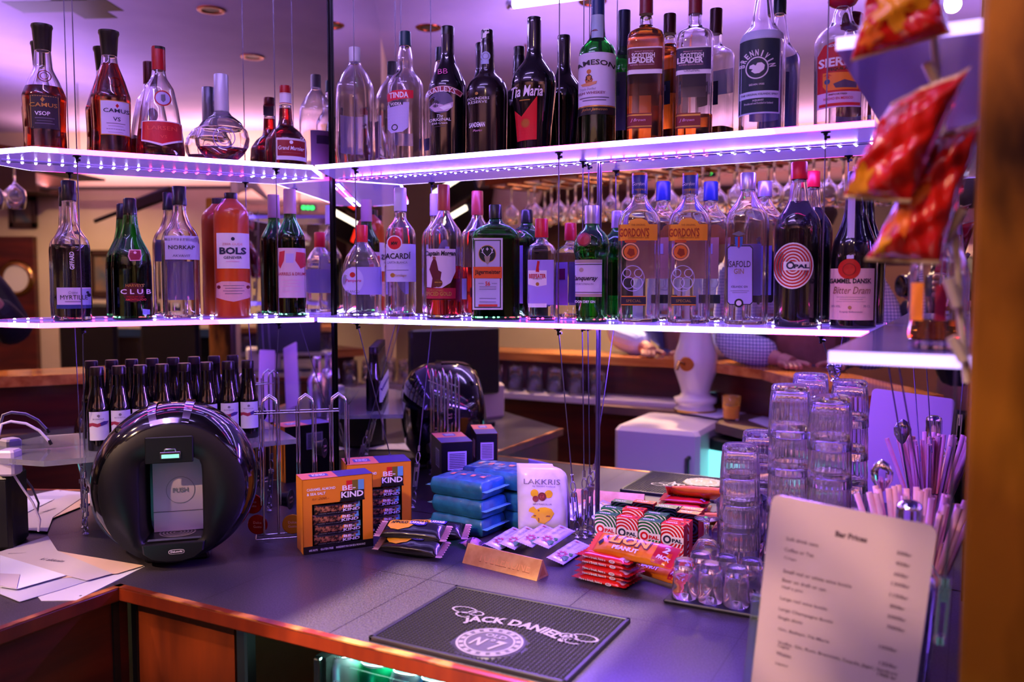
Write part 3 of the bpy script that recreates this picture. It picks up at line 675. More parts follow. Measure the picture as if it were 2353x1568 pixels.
B.Q([(1345, 192), (1354, 178), (1363, 192), (1360, 202), (1354, 206), (1348, 202)], P('b05a24'), 2).D(1354, 174, 5, P('c07830'), 2).G(1354, 188, 5, 7, K, 3).Q([(1336, 201), (1372, 196), (1370, 202), (1354, 207), (1340, 206)], P('c89060'), 3).X('X', 1354, 190, 10, 12, GOLD, 4, .02)
B.X('Triple Distilled', 1352, 214, 34, 7, GREYT, 4, 0, .3).X('IRISH WHISKEY', 1357, 222, 66, 6, P('7a3040'), 4, .01); lines(B, 1332, 1400, (232, 238), GREYT, 1)
B.R(1327, 251, 1412, 270, K, 2).R(1327, 251, 1412, 252.5, GOLD, 3).X('John Jameson', 1366, 260, 56, 8, GOLD, 4, 0, .3).end()
B.start().R(1360, 38, 1386, 92, P('9ab0cc'), 1).D(1367, 81, 9, P('5c1030'), 2).X('JJ&S', 1367, 81, 12, 6, PINK, 3, .02).end('neck_label').backlabel(1340, 140, 1400, 280, W, NAVY)
def leader(px, yb, ytop, lvl, lab, lc, full):
    B = Bottle('whisky_bottle', lab, px, yb, 'RT', [(ytop + 55, 14), (62, 15), (68, 20), (74, 36), (90, 42), (200, 42), (yb, 41)], CLEAR, [(ytop, 14.5), (ytop + 3, 15.5), (30, 15.5), (34, 16)], P('6c0f20', .35), (lvl, AMBER), nb=5, dr=.8)
    dx = px - 1482
    B.start().R(1439 + dx, 118, 1521 + dx, 176, W).R(1439 + dx, 121, 1521 + dx, 166, lc, 2).X('SCOTTISH', 1478 + dx, 136, 52, 11, W, 4, .03).X('LEADER', 1474 + dx, 147, 58, 13, W, 4, .04)
    B.X('PRODUCT OF SCOTLAND', 1480 + dx, 127, 42, 3, PINK, 4).X('BLENDED SCOTCH WHISKY', 1476 + dx, 157, 54, 3, PINK, 4)
    if not full: B.X('ORIGINAL', 1478 + dx, 170, 36, 6, GREYT, 4)
    B.end().start().R(1441 + dx, 267, 1497 + dx, 300, P('7c1e24')).R(1441 + dx, 270, 1497 + dx, 271.5, GOLD, 2).R(1441 + dx, 296, 1497 + dx, 297, GOLD, 2).X('J Brown', 1466 + dx, 283, 34, 8, PINK, 4, 0, .3).end('lower_label')
    B.backlabel(1455 + dx, 160, 1515 + dx, 215, NAVY, W)
leader(1482, 318, -15, 60, 'square whisky bottle full of amber whisky with dark red label', P('5c1222'), True)
leader(1594, 309, -29, 268, 'nearly empty square whisky bottle with navy and white label', P('241a44'), False)
B = Bottle('aquavit_bottle', 'clear aquavit bottle with large dark teal label and white island emblem', 1749, 298, 'RT',
  [(-20, 14), (0, 18), (40, 24), (60, 27), (75, 40), (92, 50), (110, 52), (298, 51)], CLEAR, [(-60, 15), (-58, 16), (-18, 16)], P('0d3040', .35))
B.start().R(1698, 84, 1800, 96, P('b8bce8')).R(1698, 100, 1790, 268, P('c0c8e8')).R(1702, 105, 1787, 265, P('0d2636'), 2)
B.G(1740, 168, 22, 24.5, W, 3).Q([(1724, 163), (1732, 160), (1737, 163), (1741, 157), (1750, 156), (1757, 162), (1755, 172), (1745, 180), (1735, 181), (1727, 175), (1731, 171), (1723, 169)], W, 4)
for i, ch in enumerate('BRENNIVIN'):
    a = radians(78 - i * 19.5); B.X(ch, 1740 - 34 * sin(a), 168 - 34 * cos(a), 7 if ch != 'I' else 2.6, 14, W, 4, .03, rot=a)
B.X('SIDAN 1935', 1739, 205, 32, 4, W, 4, .01).R(1702, 222, 1787, 233, P('c0c8e8'), 3).X('THE ORIGINAL ICELANDIC SPIRIT', 1745, 227, 78, 4.5, NAVY, 4, .01)
B.X('AQUAVIT', 1742, 241, 24, 4.5, W, 4, .01).X('Produced and bottled in Iceland', 1743, 247, 60, 4.5, W, 4).end()
B.backlabel(1710, 140, 1780, 270, P('b8c8f0'), NAVY)
B = Bottle('tequila_bottle', 'clear tequila bottle with round red hat cap and sunset label', 1930, 285, 'RT',
  [(16, 14), (30, 20), (45, 22), (60, 28), (75, 48), (95, 60), (280, 58), (285, 56)], CLEAR, [(-26, 6), (-20, 22), (-8, 32), (4, 33), (12, 28), (18, 16)], P('c00e1c', .25), capn='hat_cap')
B.start().Q([(1880, 140), (1895, 118), (1930, 106), (1965, 118), (1976, 140), (1976, 225), (1880, 228)], RED, 1).Q([(1892, 180), (1972, 178), (1970, 215), (1900, 220), (1892, 210)], P('e0841c'), 2)
B.Q([(1915, 205), (1940, 195), (1966, 200), (1966, 212), (1920, 214)], P('4a3858'), 3).D(1902, 200, 6, P('2a4a6a'), 3).D(1903, 190, 3.5, P('c02010'), 3).Q([(1893, 187), (1913, 187), (1903, 181)], P('c84020'), 3)
B.X('MEXICO', 1918, 119, 28, 6, W, 4, .02).X('SIERRA', 1930, 155, 88, 20, W, 4, .03).X('TEQUILA', 1925, 172, 42, 8, K, 4, .03)
B.R(1880, 226, 1976, 254, P('c8b4dc'), 2).X('IMPORTED', 1925, 228, 38, 4, DRED, 4, .02).X('HECHO EN MEXICO', 1926, 237, 60, 6, RED, 4, .01).R(1884, 250, 1974, 251, RED, 3).end()
# ---- lower shelf, left
B = Bottle('liqueur_bottle', 'tall ribbed-neck liqueur bottle with black foil at the left end of the lower shelf', 168, 741, 'LB',
  [(460, 15), (515, 18), (535, 26), (552, 38), (570, 41), (680, 41), (690, 42), (741, 40)], CLEAR, [(416, 14), (419, 16), (440, 15), (445, 16.5), (462, 16)], P('0c0c14', .3), (563, DARKL), capn='neck_foil')
B.start().R(131, 661, 209, 708, P('c9c6dc')).R(131, 700, 209, 708, P('2a3c78'), 2).R(184, 664, 209, 700, P('98a8d8'), 2).D(203, 678, 4, NAVY, 3).D(200, 672, 3, NAVY, 3)
B.X('Crème', 168, 672, 18, 6, GREYT, 4, 0, .2).X('MYRTILLE', 170, 683, 54, 10, K, 4, 0).R(150, 692, 186, 693, GREYT, 3).end()
B.start().X('GIFFARD', 165, 600, 40, 9, W, 2, .02, rot=pi / 2).end('side_lettering')
B = Bottle('sherry_bottle', 'green sherry bottle with dark wine and small pink shield label', 306, 738, 'LB',
  [(478, 14), (520, 17), (545, 22), (562, 30), (582, 40), (612, 43), (738, 43)], DGREEN, [(456, 11), (459, 14), (476, 14), (479, 15), (495, 15)], P('0c1012', .3), (600, DARKL), capn='neck_foil')
B.start().Q([(297, 575), (323, 575), (325, 590), (322, 600), (299, 601), (294, 590)], P('e0a0b4'), 1).Q([(299, 577), (321, 577), (323, 590), (320, 598), (301, 599), (297, 590)], P('8c1838'), 2).D(310, 582, 3, PINK, 3).end('shield_label')
B.start().D(307, 672, 22, P('4a0c12'), 1).X("HARVEYS'", 310, 656, 38, 7, GOLD, 3, .01).X('C L U B', 312, 670, 62, 11, W, 3, .02).X('MEDIUM DRY', 312, 682, 36, 4, RED, 3).X('AMONTILLADO', 312, 688, 42, 5, P('c84040'), 3, .01).Q([(327, 709), (343, 711), (343, 722), (327, 722)], P('90a0e0'), 2).end()
B = Bottle('aquavit_bottle', 'clear aquavit bottle with black cap and plain lilac label beside the orange stoneware bottle', 419, 735, 'LB',
  [(470, 14), (490, 15), (515, 23), (535, 36), (552, 41), (640, 41), (722, 41), (735, 39)], CLEAR, [(429, 14), (431, 15.5), (455, 15), (458, 16), (472, 16)], P('0c0c16', .3))
B.start().R(379, 543, 460, 598, P('b8b4dc', .5)).X('NORKAP', 417, 570, 54, 9, K, 4, .01).X('AKVAVIT', 417, 589, 36, 5, NAVY, 4).end()
B.backlabel(385, 600, 450, 690, P('a89cd0'))
STONE = noise_mat('orange_stoneware', 'c84a10', 'b03a0c', (9, 9, 9), .28, coat=.5)
B = Bottle('genever_bottle', 'opaque orange stoneware genever bottle with two cream labels', 536, 730, 'LB',
  [(458, 14), (462, 15), (470, 27), (483, 37), (497, 39), (730, 39)], STONE, [(444, 14), (446, 14.5), (459, 14)], P('140c18', .3), solid=True)
B.start().R(498, 537, 573, 618, P('dcd6dc')).D(535, 551, 4, NAVY, 2).X('ZEER OUDE', 534, 563, 42, 5, P('d89080'), 4).X('BOLS', 535, 578, 56, 16, NAVY, 4, .04).X('GENEVER', 535, 593, 38, 6, K, 4, .01).R(520, 601, 550, 602.5, PINK, 3).end()
B.start().Q([(498, 652), (510, 647), (560, 647), (574, 652), (574, 684), (550, 690), (537, 693), (520, 690), (498, 684)], P('d8a8a0'), 1)
lines(B, 512, 562, (656, 662, 668, 674), GREYT, 1); B.D(504, 660, 4, P('7a2020'), 2).D(569, 660, 4, P('7a2020'), 2).end('lower_label')
B = Bottle('wine_bottle', 'dark red wine bottle with green glass neck and pink capsule on the left mirror shelf', 670, 724, 'LB',
  [(480, 13), (505, 14), (525, 24), (540, 32), (555, 33), (724, 33)], DGREEN, [(435, 13.5), (437, 14), (492, 14.5)], P('c8a0a4', .4), (541, DARKL), capn='capsule')
B.start().R(638, 571, 703, 684, P('d8bcc4')).Q([(643, 580), (655, 577), (653, 600), (645, 618), (641, 610)], P('c0303c'), 2).Q([(680, 580), (700, 582), (702, 612), (690, 618), (678, 600)], P('c0303c'), 2).Q([(657, 584), (675, 584), (674, 605), (657, 605)], LAV, 2).X('BARRELS & DRUMS', 671, 630, 62, 7, P('b03040'), 4, .01)
lines(B, 645, 696, (644, 651, 658, 670), PINK, 1); B.end()
# ---- lower shelf, right
B = Bottle('rum_bottle', 'low arched clear rum bottle with red cap and lilac oval label', 833, 730, 'RB',
  [(556, 13), (562, 16), (572, 24), (590, 36), (612, 43), (640, 45), (730, 43)], CLEARV, [(518, 12.5), (520, 14), (557, 14)], P('c81420', .35), dr=.6, nb=2.4)
B.start().R(808, 614, 878, 677, P('a898e0')).D(811, 645, 30, P('c0b4e8'), 2, .8).D(811, 632, 6, RED, 3).X('Pampero', 813, 646, 34, 9, P('c83c70'), 4, .01, .2).X('BLANCO', 812, 670, 28, 6, GREYT, 4).end()
B = Bottle('rum_bottle', 'clear white rum bottle with white cap and red roundel label', 922, 728, 'RB',
  [(486, 13), (505, 14), (515, 22), (528, 32), (545, 35), (700, 35), (728, 32)], CLEAR, [(432, 13), (434, 14), (486, 14.5)], mat('white_foil', 'c8c0d8', .35))
B.start().R(909, 480, 935, 485, K, 1).end('cap_band')
B.start().R(888, 562, 955, 648, P('c4bce4')).D(907, 560, 17, W, 2).D(907, 560, 14.5, P('d01c28'), 3).X('MW', 907, 561, 14, 8, K, 4, .05).X('BACARDÍ', 911, 588, 62, 16, K, 4, .02).X('CARTA BLANCA', 913, 604, 44, 5, GREYT, 4).D(903, 633, 5, GOLD, 3).X('Santiago', 920, 634, 26, 7, GOLD, 4, 0, .3).R(890, 621, 938, 622, GREYT, 3).end()
B = Bottle('rum_bottle', 'spiced rum bottle with amber red rum at the bottom and pirate figure label', 1021, 731, 'RB',
  [(480, 13), (492, 14), (512, 26), (530, 39), (545, 41), (600, 41), (690, 41), (731, 40)], CLEAR, [(425, 13), (427, 14), (484, 14.5)], P('a84030', .35), (612, CRIM), capn='capsule')
B.start().Q([(982, 573), (1046, 574), (1046, 625), (1035, 650), (1014, 663), (982, 660)], P('d8c4d8'), 1).R(981, 662, 1046, 686, P('a81830'), 2).X('Captain Morgan', 1012, 585, 66, 14, K, 4, .03, .1)
B.Q([(993, 604), (999, 591), (1004, 603), (1008, 622), (1015, 626), (1012, 645), (1003, 660), (992, 662), (995, 640), (988, 620)], P('5a1420'), 3).D(999, 594, 3.5, P('8a5040'), 4).D(1008, 651, 9, P('5c2c14'), 4).R(1000, 648, 1016, 650, GOLD, 4)
B.X('ORIGINAL', 1003, 667, 34, 5, GOLD, 4).X('SPICED GOLD', 1008, 675, 58, 9, GOLD, 4, .03).end()
B.backlabel(1005, 640, 1045, 690, P('c8b8e0'))
B = Bottle('herbal_liqueur_bottle', 'square dark green herbal liqueur bottle with stag label and orange band', 1139, 734, 'RB',
  [(503, 14), (512, 17), (522, 38), (536, 53), (550, 55), (734, 55)], DGREEN, [(471, 13.5), (473, 15), (503, 15)], P('0c1a12', .3), (552, DKGRN), nb=6, dr=.62)
B.start().R(1125, 492, 1154, 497, P('c83c14'), 1).end('cap_band')
B.start().R(1086, 549, 1155, 711, P('c8c0c8')).R(1090, 553, 1151, 707, P('3c4434'), 2).R(1092.5, 555.5, 1148.5, 704.5, P('b4aecc'), 3).D(1120, 585, 20, P('c8a050'), 4).D(1120, 585, 18.5, P('16221a'), 5)
B.Q([(1113, 590), (1127, 590), (1124, 604), (1120, 609), (1116, 604)], P('9a8a78'), 6)
for sg in (-1, 1):
    for (xa, ya, xb, yb) in ((3, 590, 10, 582), (10, 582, 13, 572), (8, 584, 14, 581), (11, 578, 8, 572)):
        B.Q([(1120 + sg * xa - .8, ya), (1120 + sg * xa + .8, ya), (1120 + sg * xb + .8, yb), (1120 + sg * xb - .8, yb)], W, 6)
B.X('+', 1120, 574, 6, 7, W, 6, .02)
B.R(1088, 614, 1153, 640, P('d8561c'), 6).X('Jägermeister', 1121, 627, 58, 13, K, 7, .02).X('56', 1121, 652, 11, 10, P('c83c28'), 7, .02).R(1100, 651, 1112, 652, GREYT, 6).R(1130, 651, 1142, 652, GREYT, 6)
for y in (659, 664, 685, 693): B.R(1102, y, 1140, y + 1, GREYT, 6)
B.R(1100, 699, 1143, 704, P('c83c28'), 7).end()
B.backlabel(1105, 560, 1175, 700, P('a898e0'), K)
B = Bottle('gin_bottle', 'small square clear gin bottle with red cap and red guard label', 1244, 735, 'RB',
  [(547, 11), (556, 14), (564, 27), (575, 33), (600, 34), (735, 32)], CLEAR, [(503, 13), (505, 14.5), (546, 15.5)], P('c01420', .35), nb=6, dr=.8)
B.start().R(1213, 598, 1272, 700, P('a090e0', .4)).Q([(1214, 622), (1256, 622), (1256, 655), (1235, 659), (1214, 654)], W, 2).X('BEEFEATER', 1235, 635, 38, 10, P('b81828'), 4, .03).X('LONDON', 1235, 641, 20, 3.5, K, 4).Q([(1231, 625), (1235, 600), (1240, 602), (1238, 615), (1239, 626)], RED, 4).R(1214, 697, 1256, 706, W, 3).D(1235, 653, 4, GOLD, 4).end()
B.backlabel(1222, 600, 1268, 705, P('c0b0f0'), P('802060'))
B = Bottle('gin_bottle', 'green ribbed gin bottle with silver cap and red wax seal', 1359, 740, 'RB',
  [(514, 15), (525, 18), (535, 30), (548, 38), (566, 42), (580, 42), (590, 38), (740, 36)], GREEN, [(473, 16), (475, 17), (500, 17), (515, 17.5)], SILV, (592, glassm('green_spirit', 'e8fff0', 1.34)))
B.start().D(1342, 552, 16, P('6c1418'), 1).D(1342, 552, 12.5, P('a01c20'), 2).end('wax_seal', 'red wax seal')
B.start().R(1316, 598, 1382, 682, P('c8c4dc')).R(1316, 598, 1382, 605, P('a89a8c'), 2).R(1316, 608, 1382, 609.5, K, 2).R(1316, 675, 1382, 682, P('a89a8c'), 2).R(1316, 671, 1382, 672.5, K, 2).D(1337, 621, 5, P('a89a8c'), 3)
B.X('Tanqueray', 1345, 641, 56, 14, K, 4, .02, .35).X('EXPORT STRENGTH', 1342, 653, 42, 4, GREYT, 4).X('LONDON DRY GIN', 1339, 693, 56, 6, W, 4, .03).end()
def gordons(px, yb, lab):
    dx = px - 1467
    B = Bottle('gin_bottle', lab, px, yb, 'RB', [(446, 17), (462, 18), (478, 30), (492, 43), (510, 48), (740, 48), (yb, 46)] if yb > 741 else [(446, 17), (462, 18), (478, 30), (492, 43), (510, 48), (yb - 4, 48), (yb, 46)],
               CLEAR, [(400, 16), (403, 17.5), (447, 18)], P('16307a', .35), nb=3.2, dr=.62)
    B.start().R(1450 + dx, 399, 1486 + dx, 404, ORG, 1).R(1450 + dx, 436, 1486 + dx, 447, P('c89434'), 1).X('Gordon', 1467 + dx, 424, 26, 8, W, 2, 0, .3).end('cap_band')
    B.start().R(1419 + dx, 518, 1510 + dx, 554, P('f09c20')).Q([(1443 + dx, 519), (1450 + dx, 508), (1462 + dx, 504), (1474 + dx, 504), (1486 + dx, 509), (1492 + dx, 519)], P('f0a020'), 1)
    B.X("GORDON'S", 1457 + dx, 536, 68, 20, P('a03410'), 4, .02).X('THE ORIGINAL', 1467 + dx, 519, 32, 4, P('7a2c10'), 4).X('LONDON DRY GIN', 1467 + dx, 548, 46, 3.5, P('7a2c10'), 4)
    B.G(1449 + dx, 580, 17, 20, P('f0b078'), 2).D(1449 + dx, 580, 15, P('d86a18'), 2).Q([(1441 + dx, 584), (1446 + dx, 572), (1457 + dx, 574), (1459 + dx, 586), (1450 + dx, 591)], P('8a2c0c'), 3).R(1436 + dx, 553, 1462 + dx, 559, P('c84c14'), 3).end()
    B.start().R(1428 + dx, 680, 1484 + dx, 702, P('241c30')).R(1428 + dx, 680, 1484 + dx, 682, ORG, 2).R(1428 + dx, 699, 1484 + dx, 701, ORG, 2).X('SPECIAL', 1456 + dx, 691, 34, 6, GOLD, 3).end('lower_label')
    B.start()
    for sg in (-1, 1):
        B.G(1454 + dx + sg * 13, 628, 8, 9.5, LAV, 1).G(1454 + dx + sg * 9, 650, 12, 13.5, LAV, 1)
    B.G(1454 + dx, 640, 28, 29.5, LAV, 1, .9).end('embossed_scrolls')
    B.backlabel(1430 + dx, 540, 1500 + dx, 640, P('f0b48c'), W)
gordons(1467, 743, 'gin bottle with blue cap and orange label, beside the green ribbed bottle')
gordons(1582, 745, 'gin bottle with blue cap and orange label, beside the lilac-label gin')
B = Bottle('gin_bottle', 'clear gin bottle with silver cap, lilac label and small flag shield', 1713, 748, 'RB',
  [(436, 16), (450, 18), (470, 30), (490, 45), (510, 49), (735, 49), (748, 47)], CLEAR, [(398, 15.5), (400, 17.5), (437, 17.5)], SILV, nb=3.4, dr=.7)
B.start().Q([(1671, 572), (1677, 566), (1724, 566), (1730, 572), (1730, 694), (1724, 700), (1677, 700), (1671, 694)], K, 1).Q([(1673, 573), (1678, 568), (1723, 568), (1728, 573), (1728, 693), (1723, 698), (1678, 698), (1673, 693)], P('a090dc'), 2)
B.X('ÍSAFOLD', 1699, 606, 50, 18, P('3c2c40'), 4, .01).X('GIN', 1698, 624, 22, 12, P('8a6a60'), 4, .01).X('ICELANDIC GIN', 1699, 659, 36, 4.5, NAVY, 4); lines(B, 1678, 1722, (668, 672), GREYT, .9)
B.D(1698, 696, 10, K, 3).D(1698, 696, 6, P('c8b8d8'), 4).Q([(1689, 546), (1707, 546), (1706, 565), (1698, 573), (1690, 565)], P('2a5cb8'), 3).R(1696, 546, 1700, 570, RED, 4).Q([(1682, 540), (1698, 533), (1714, 540), (1698, 545)], GREYT, 3).end()
B.backlabel(1680, 560, 1745, 680, P('9c8ce0'))
OPK = mat('opal_liqueur_glass', '07060e', .06, coat=.7)
B = Bottle('liqueur_bottle', 'black liqueur bottle with bright red cap and round red target label', 1829, 748, 'RB',
  [(413, 16), (440, 20), (462, 22), (480, 32), (500, 45), (520, 50), (735, 50), (748, 48)], CLEAR, [(373, 16), (375, 18), (413, 18.5)], P('e01028', .35), (464, OPK))
B.start().G(1822, 612, 44, 52, W, 1, .84).D(1822, 612, 51.5, W, 1, .82)
for i in range(6): B.G(1822, 612, 10 + i * 7, 13.6 + i * 7, P('b01c18'), 2, .84)
B.R(1802, 603, 1858, 622, W, 3).G(1817, 611, 5, 8.5, NAVY, 5).X('PAL', 1841, 613, 32, 9, NAVY, 5, .05).end()
B = Bottle('bitters_bottle', 'dark bitters bottle with red wax seal over a pink label, last on the lower shelf', 1959, 750, 'RB',
  [(405, 18), (440, 20), (500, 26), (525, 34), (555, 46), (590, 51), (750, 50)], DARKG, [(395, 17), (397, 19), (440, 20)], P('100c14', .4), solid=True, capn='neck_foil')
B.start().R(1950, 440, 1962, 596, LAV, 1).end('neck_ribbon')
B.start().R(1910, 618, 2005, 735, P('d8aab4')).D(1952, 619, 23, P('b4180c'), 3).G(1952, 620, 12, 14, P('7c0c08'), 4).X('GAMMEL DANSK', 1954, 646, 86, 11, K, 4, .03).X('Bitter Dram', 1957, 667, 76, 16, P('8a5a4c'), 4, 0, .3)
lines(B, 1922, 1990, (682, 687, 692), GREYT, .9); B.X('38% VOL.', 1923, 703, 20, 5, GREYT, 4).X('70 CL', 1990, 703, 14, 5, GREYT, 4).D(1953, 706, 4, P('a07850'), 3).X('Kongelig Hofleverandør', 1956, 716, 48, 5, GREYT, 4, 0, .3).end()
# bottle on the near side shelf
pz = at_plane(2152, 790, (0, 1.02, 0), (0, 1, 0)); pz.z = ZL + .003
B = Bottle('spirit_bottle', 'clear bottle with an inch of amber spirit, behind the red crisp packets', 2152, 790, 'RB',
  [(420, 18), (500, 20), (560, 40), (605, 60), (640, 63), (790, 60)], CLEAR, [(380, 18), (425, 20)], P('c8c0d8', .3), (735, AMBER), pos=pz)
B.start().R(2096, 650, 2122, 735, ORG).R(2150, 655, 2172, 735, P('a01838')).end()
# ---- small wine bottles on the short glass shelf
wx = [228, 278, 327, 377, 428, 479, 528, 573]
def wine(px, first=None):
    p = on_left(px, 1028, .075); p.z = ZW
    B = Bottle('small_wine_bottle', 'x', px, 1030, 'LB', [(y, h) for y, h in ((848, 13), (862, 14.5), (890, 15.5), (908, 18), (925, 21), (940, 24.3), (1030, 24.3))], mat('wine_glass_dark', '040406', .05, coat=.6),
               [(843, 14), (846, 15), (862, 15)], P('14060c', .3), solid=True, group='small wine bottles in a row on the short glass shelf', pos=p)
    d = px - 228
    B.start().R(205 + d, 945, 251 + d, 1007, P('c4c4dc')).Q([(206 + d, 971), (214 + d, 969), (224 + d, 971), (236 + d, 966), (248 + d, 966), (246 + d, 971), (234 + d, 975), (224 + d, 979), (212 + d, 976), (206 + d, 980)], P('8c2848'), 2)
    B.Q([(230 + d, 969), (238 + d, 965), (248 + d, 965), (244 + d, 972), (232 + d, 976)], P('3c2c80'), 3).D(226 + d, 953, 3, GREYT, 3).X('BODEGA', 226 + d, 960, 22, 3, GREYT, 3).end()
    return B
B0 = wine(wx[0]); r0 = B0.root
nth = ['leftmost of the row', 'second from the left in the row', 'third from the left', 'fourth from the left, above the coffee machine', 'fifth from the left', 'sixth from the left', 'seventh from the left', 'last on the right by the wire rack']
r0['label'] = 'small dark wine bottle with wavy red label, ' + nth[0]
for i, px in enumerate(wx[1:]):
    p = on_left(px, 1028, .075); p.z = ZW; d = p - EYEV
    copy_tree(r0, p, atan2(-d.x, d.y), 'small dark wine bottle with wavy red label, ' + nth[i + 1])
# ================================================================== things on the counter
ZC = .9
def base_frame(bl, br, z=ZC):
    a, b = at_z(*bl, z), at_z(*br, z); d = b - a
    return (a + b) / 2, atan2(d.y, d.x), hypot(d.x, d.y), depth((a + b) / 2) / F
PE = [.5]
def pillow_fn(w, d, h, crimp=.012, p=4):
    pe = PE[0]
    def f(x, y):
        we = w / 2 - crimp
        if abs(x) >= we: return .0004
        a = (1 - abs(x / we) ** p) * (1 - abs(2 * y / d) ** p)
        return .0004 + h / 2 * max(a, 0) ** pe
    return f
def pillow(b, w, d, h, m, crimp=.012, crimpm=None, p=4, zig=.0015, wr=0, flatb=False, nx=36, ny=14, seed=1):
    f = pillow_fn(w, d, h, crimp, p); rnd = random.Random(seed)
    ph = [rnd.random() * 6 for _ in range(6)]
    def wz(x, y): return wr * (sin(x * 300 + ph[0] + 60 * y) * .4 + sin(y * 260 + ph[1] + 90 * x) * .3 + sin((x + y) * 160 + ph[2]) * .5) if wr else 0
    def X(i): return -w / 2 + w * i / nx
    vs = []; fs = []; n = (nx + 1) * (ny + 1)
    for s in (1, -1):
        for j in range(ny + 1):
            for i in range(nx + 1):
                x, y = X(i), -d / 2 + d * j / ny
                if i in (0, nx): x += (zig if j % 2 else -zig)
                q = f(x, y); z = h / 2 + s * q + (wz(x, y) if q > .001 else wz(x, y) * .5) * (1 if s > 0 else .5)
                vs.append((x, y, max(z, 0)))
    for j in range(ny):
        for i in range(nx):
            a = j * (nx + 1) + i; fs.append((a, a + 1, a + nx + 2, a + nx + 1)); fs.append((n + a, n + a + nx + 1, n + a + nx + 2, n + a + 1))
    for i in range(nx):
        fs.append((i, n + i, n + i + 1, i + 1)); a = ny * (nx + 1) + i; fs.append((a, a + 1, n + a + 1, n + a))
    for j in range(ny):
        a = j * (nx + 1); fs.append((a, a + nx + 1, n + a + nx + 1, n + a)); a += nx; fs.append((a, n + a, n + a + nx + 1, a + nx + 1))
    if crimpm:
        ci = max(1, round(crimp / w * nx)); f1 = []; f2 = []
        for q in fs:
            xs = [vs[k][0] for k in q]; (f1 if min(abs(x) for x in xs) >= w / 2 - crimp - w / nx * .6 else f2).append(q)
        b.add(vs, f2, m, True); b.add(vs, f1, crimpm, False)
    else: b.add(vs, fs, m, True)
    return lambda u, v, l=1: (u, v, h / 2 + f(u, v) + (wz(u, v) if f(u, v) > .001 else 0) + .0004 * l + .0003)
FOILK = mat('black_wrapper', '0d0b10', .22, coat=.5)
def rot3(rx, rz): return (rx, 0, rz)

# ---- coffee machine
q = at_z(412, 1300, ZC); azm = atan2(-q.x, q.y); R0 = .1415
cpos = q + Vector((-sin(azm), cos(azm), 0)) * .06
cm = empty('coffee_machine', cpos, azm - radians(5), 'round black capsule coffee machine with chrome strip and open middle, below the small wine bottles', 'coffee machine')
MATTE = mat('matte_black', '0c0c10', .4); zc = R0 + .002
b = MB(); b.lathe([(-.078, .112), (-.074, .122), (-.055, .135), (-.025, .1412), (.02, .1415), (.06, .134), (.09, .118), (.112, .085), (.12, .03), (.12, 0)], BLACKG, c=(0, 0, zc), axis='Y', n=72, cap0=False, cap1=False)
b.build('body', cm)
b = MB(); N = 64; fx, fz = -.004, zc - .019; ho = (-.050, .052, -.078, .072)
def hole(a, g=0, cx=0, cz=0):
    c, s = cos(a), sin(a); hw, hh, ox, oz = .051 - g, .075 - g, .001, -.004; e = 9
    r = 1 / ((abs(c) / hw) ** e + (abs(s) / hh) ** e) ** (1 / e); return (cx + ox + r * c, cz + oz + r * s)
A_ = [2 * pi * k / N for k in range(N)]
ro = [(.121 * cos(a), -.074, zc + .121 * sin(a)) for a in A_]
r1 = [(fx + .111 * cos(a), -.084, fz + .111 * sin(a)) for a in A_]
r2 = [(fx + hole(a, -.004)[0], -.082, fz + hole(a, -.004)[1]) for a in A_]
r3 = [(fx + hole(a)[0], -.076, fz + hole(a)[1]) for a in A_]
r4 = [(fx + .008 + hole(a, .006)[0], .02, fz + hole(a, .006)[1]) for a in A_]
b.rings([ro, r1, r2, r3, r4][::-1], MATTE, False, False, smooth=True); b.build('front_face', cm)
b = MB(); pan = mat('brushed_panel', 'c8b8d4', .35, .1); b.p_rect(lambda u, v, l=1: (fx + u, -.028 - .0005 * l, fz + v), -.034, -.070, .050, .062, pan, 1)
mpn = lambda u, v, l=1: (fx + u, -.028 - .0007 * l, fz + v); b.p_rect(mpn, -.034, -.0345, .050, -.0335, P('5c5068'), 2)
GRY = P('8f849c', .3, .5)
for rr in (.024, .0245): b.p_ring(mpn, .012, .004, rr - .0005, rr, GRY, 2)
b.p_text(mpn, 'PUSH', .012, .004, .026, .009, GRY, 3, .02); b.build('inner_panel', cm)
b = MB(); b.box((fx + .004, -.035, fz - .076), (.096, .075, .010), BLACKP, bev=.003); mt = lambda u, v, l=1: (fx + .006 + u, -.036 + v, fz - .0708 + .0004 * l)
for i in range(7): b.p_ring(mt, 0, 0, .005 + i * .0058, .0078 + i * .0058, P('9a8f94', .3, .4), 1, 40, 1 if i < 5 else 1) if .0078 + i * .0058 < .036 else None
b.build('drip_tray', cm)
b = MB()
rg = []
for y, k in ((-.083, 1), (-.089, .98), (-.091, .93)):
    rg.append([(fx + .003 + x * k, y, fz - .097 + z * k) for x, z in ((-.052, .022), (.052, .022), (.050, .006), (.036, -.005), (.014, -.010), (-.014, -.010), (-.036, -.005), (-.050, .006))])
b.rings(rg, MATTE, False, True, smooth=False); o = b.build('tray_front', cm)
b = MB(); mb_ = lambda u, v, l=1: (fx + .008 + u, -.0915 - .0004 * l, fz - .090 + v)
pts = [(.013 * math.copysign(abs(cos(a)) ** .6, cos(a)), .0042 * math.copysign(abs(sin(a)) ** .6, sin(a))) for a in [2 * pi * k / 28 for k in range(28)]]
b.p_poly(mb_, pts, P('c8c4d0'), 1); b.p_poly(mb_, [(x * .92, y * .8) for x, y in pts], P('16161c'), 2); b.p_text(mb_, "DeLonghi", 0, 0, .019, .0042, W, 3, .03); b.build('badge', cm)
b = MB(); b.box((fx, -.0850, fz + .088), (.078, .004, .046), MATTE, bev=.0015); b.build('capsule_holder', cm)
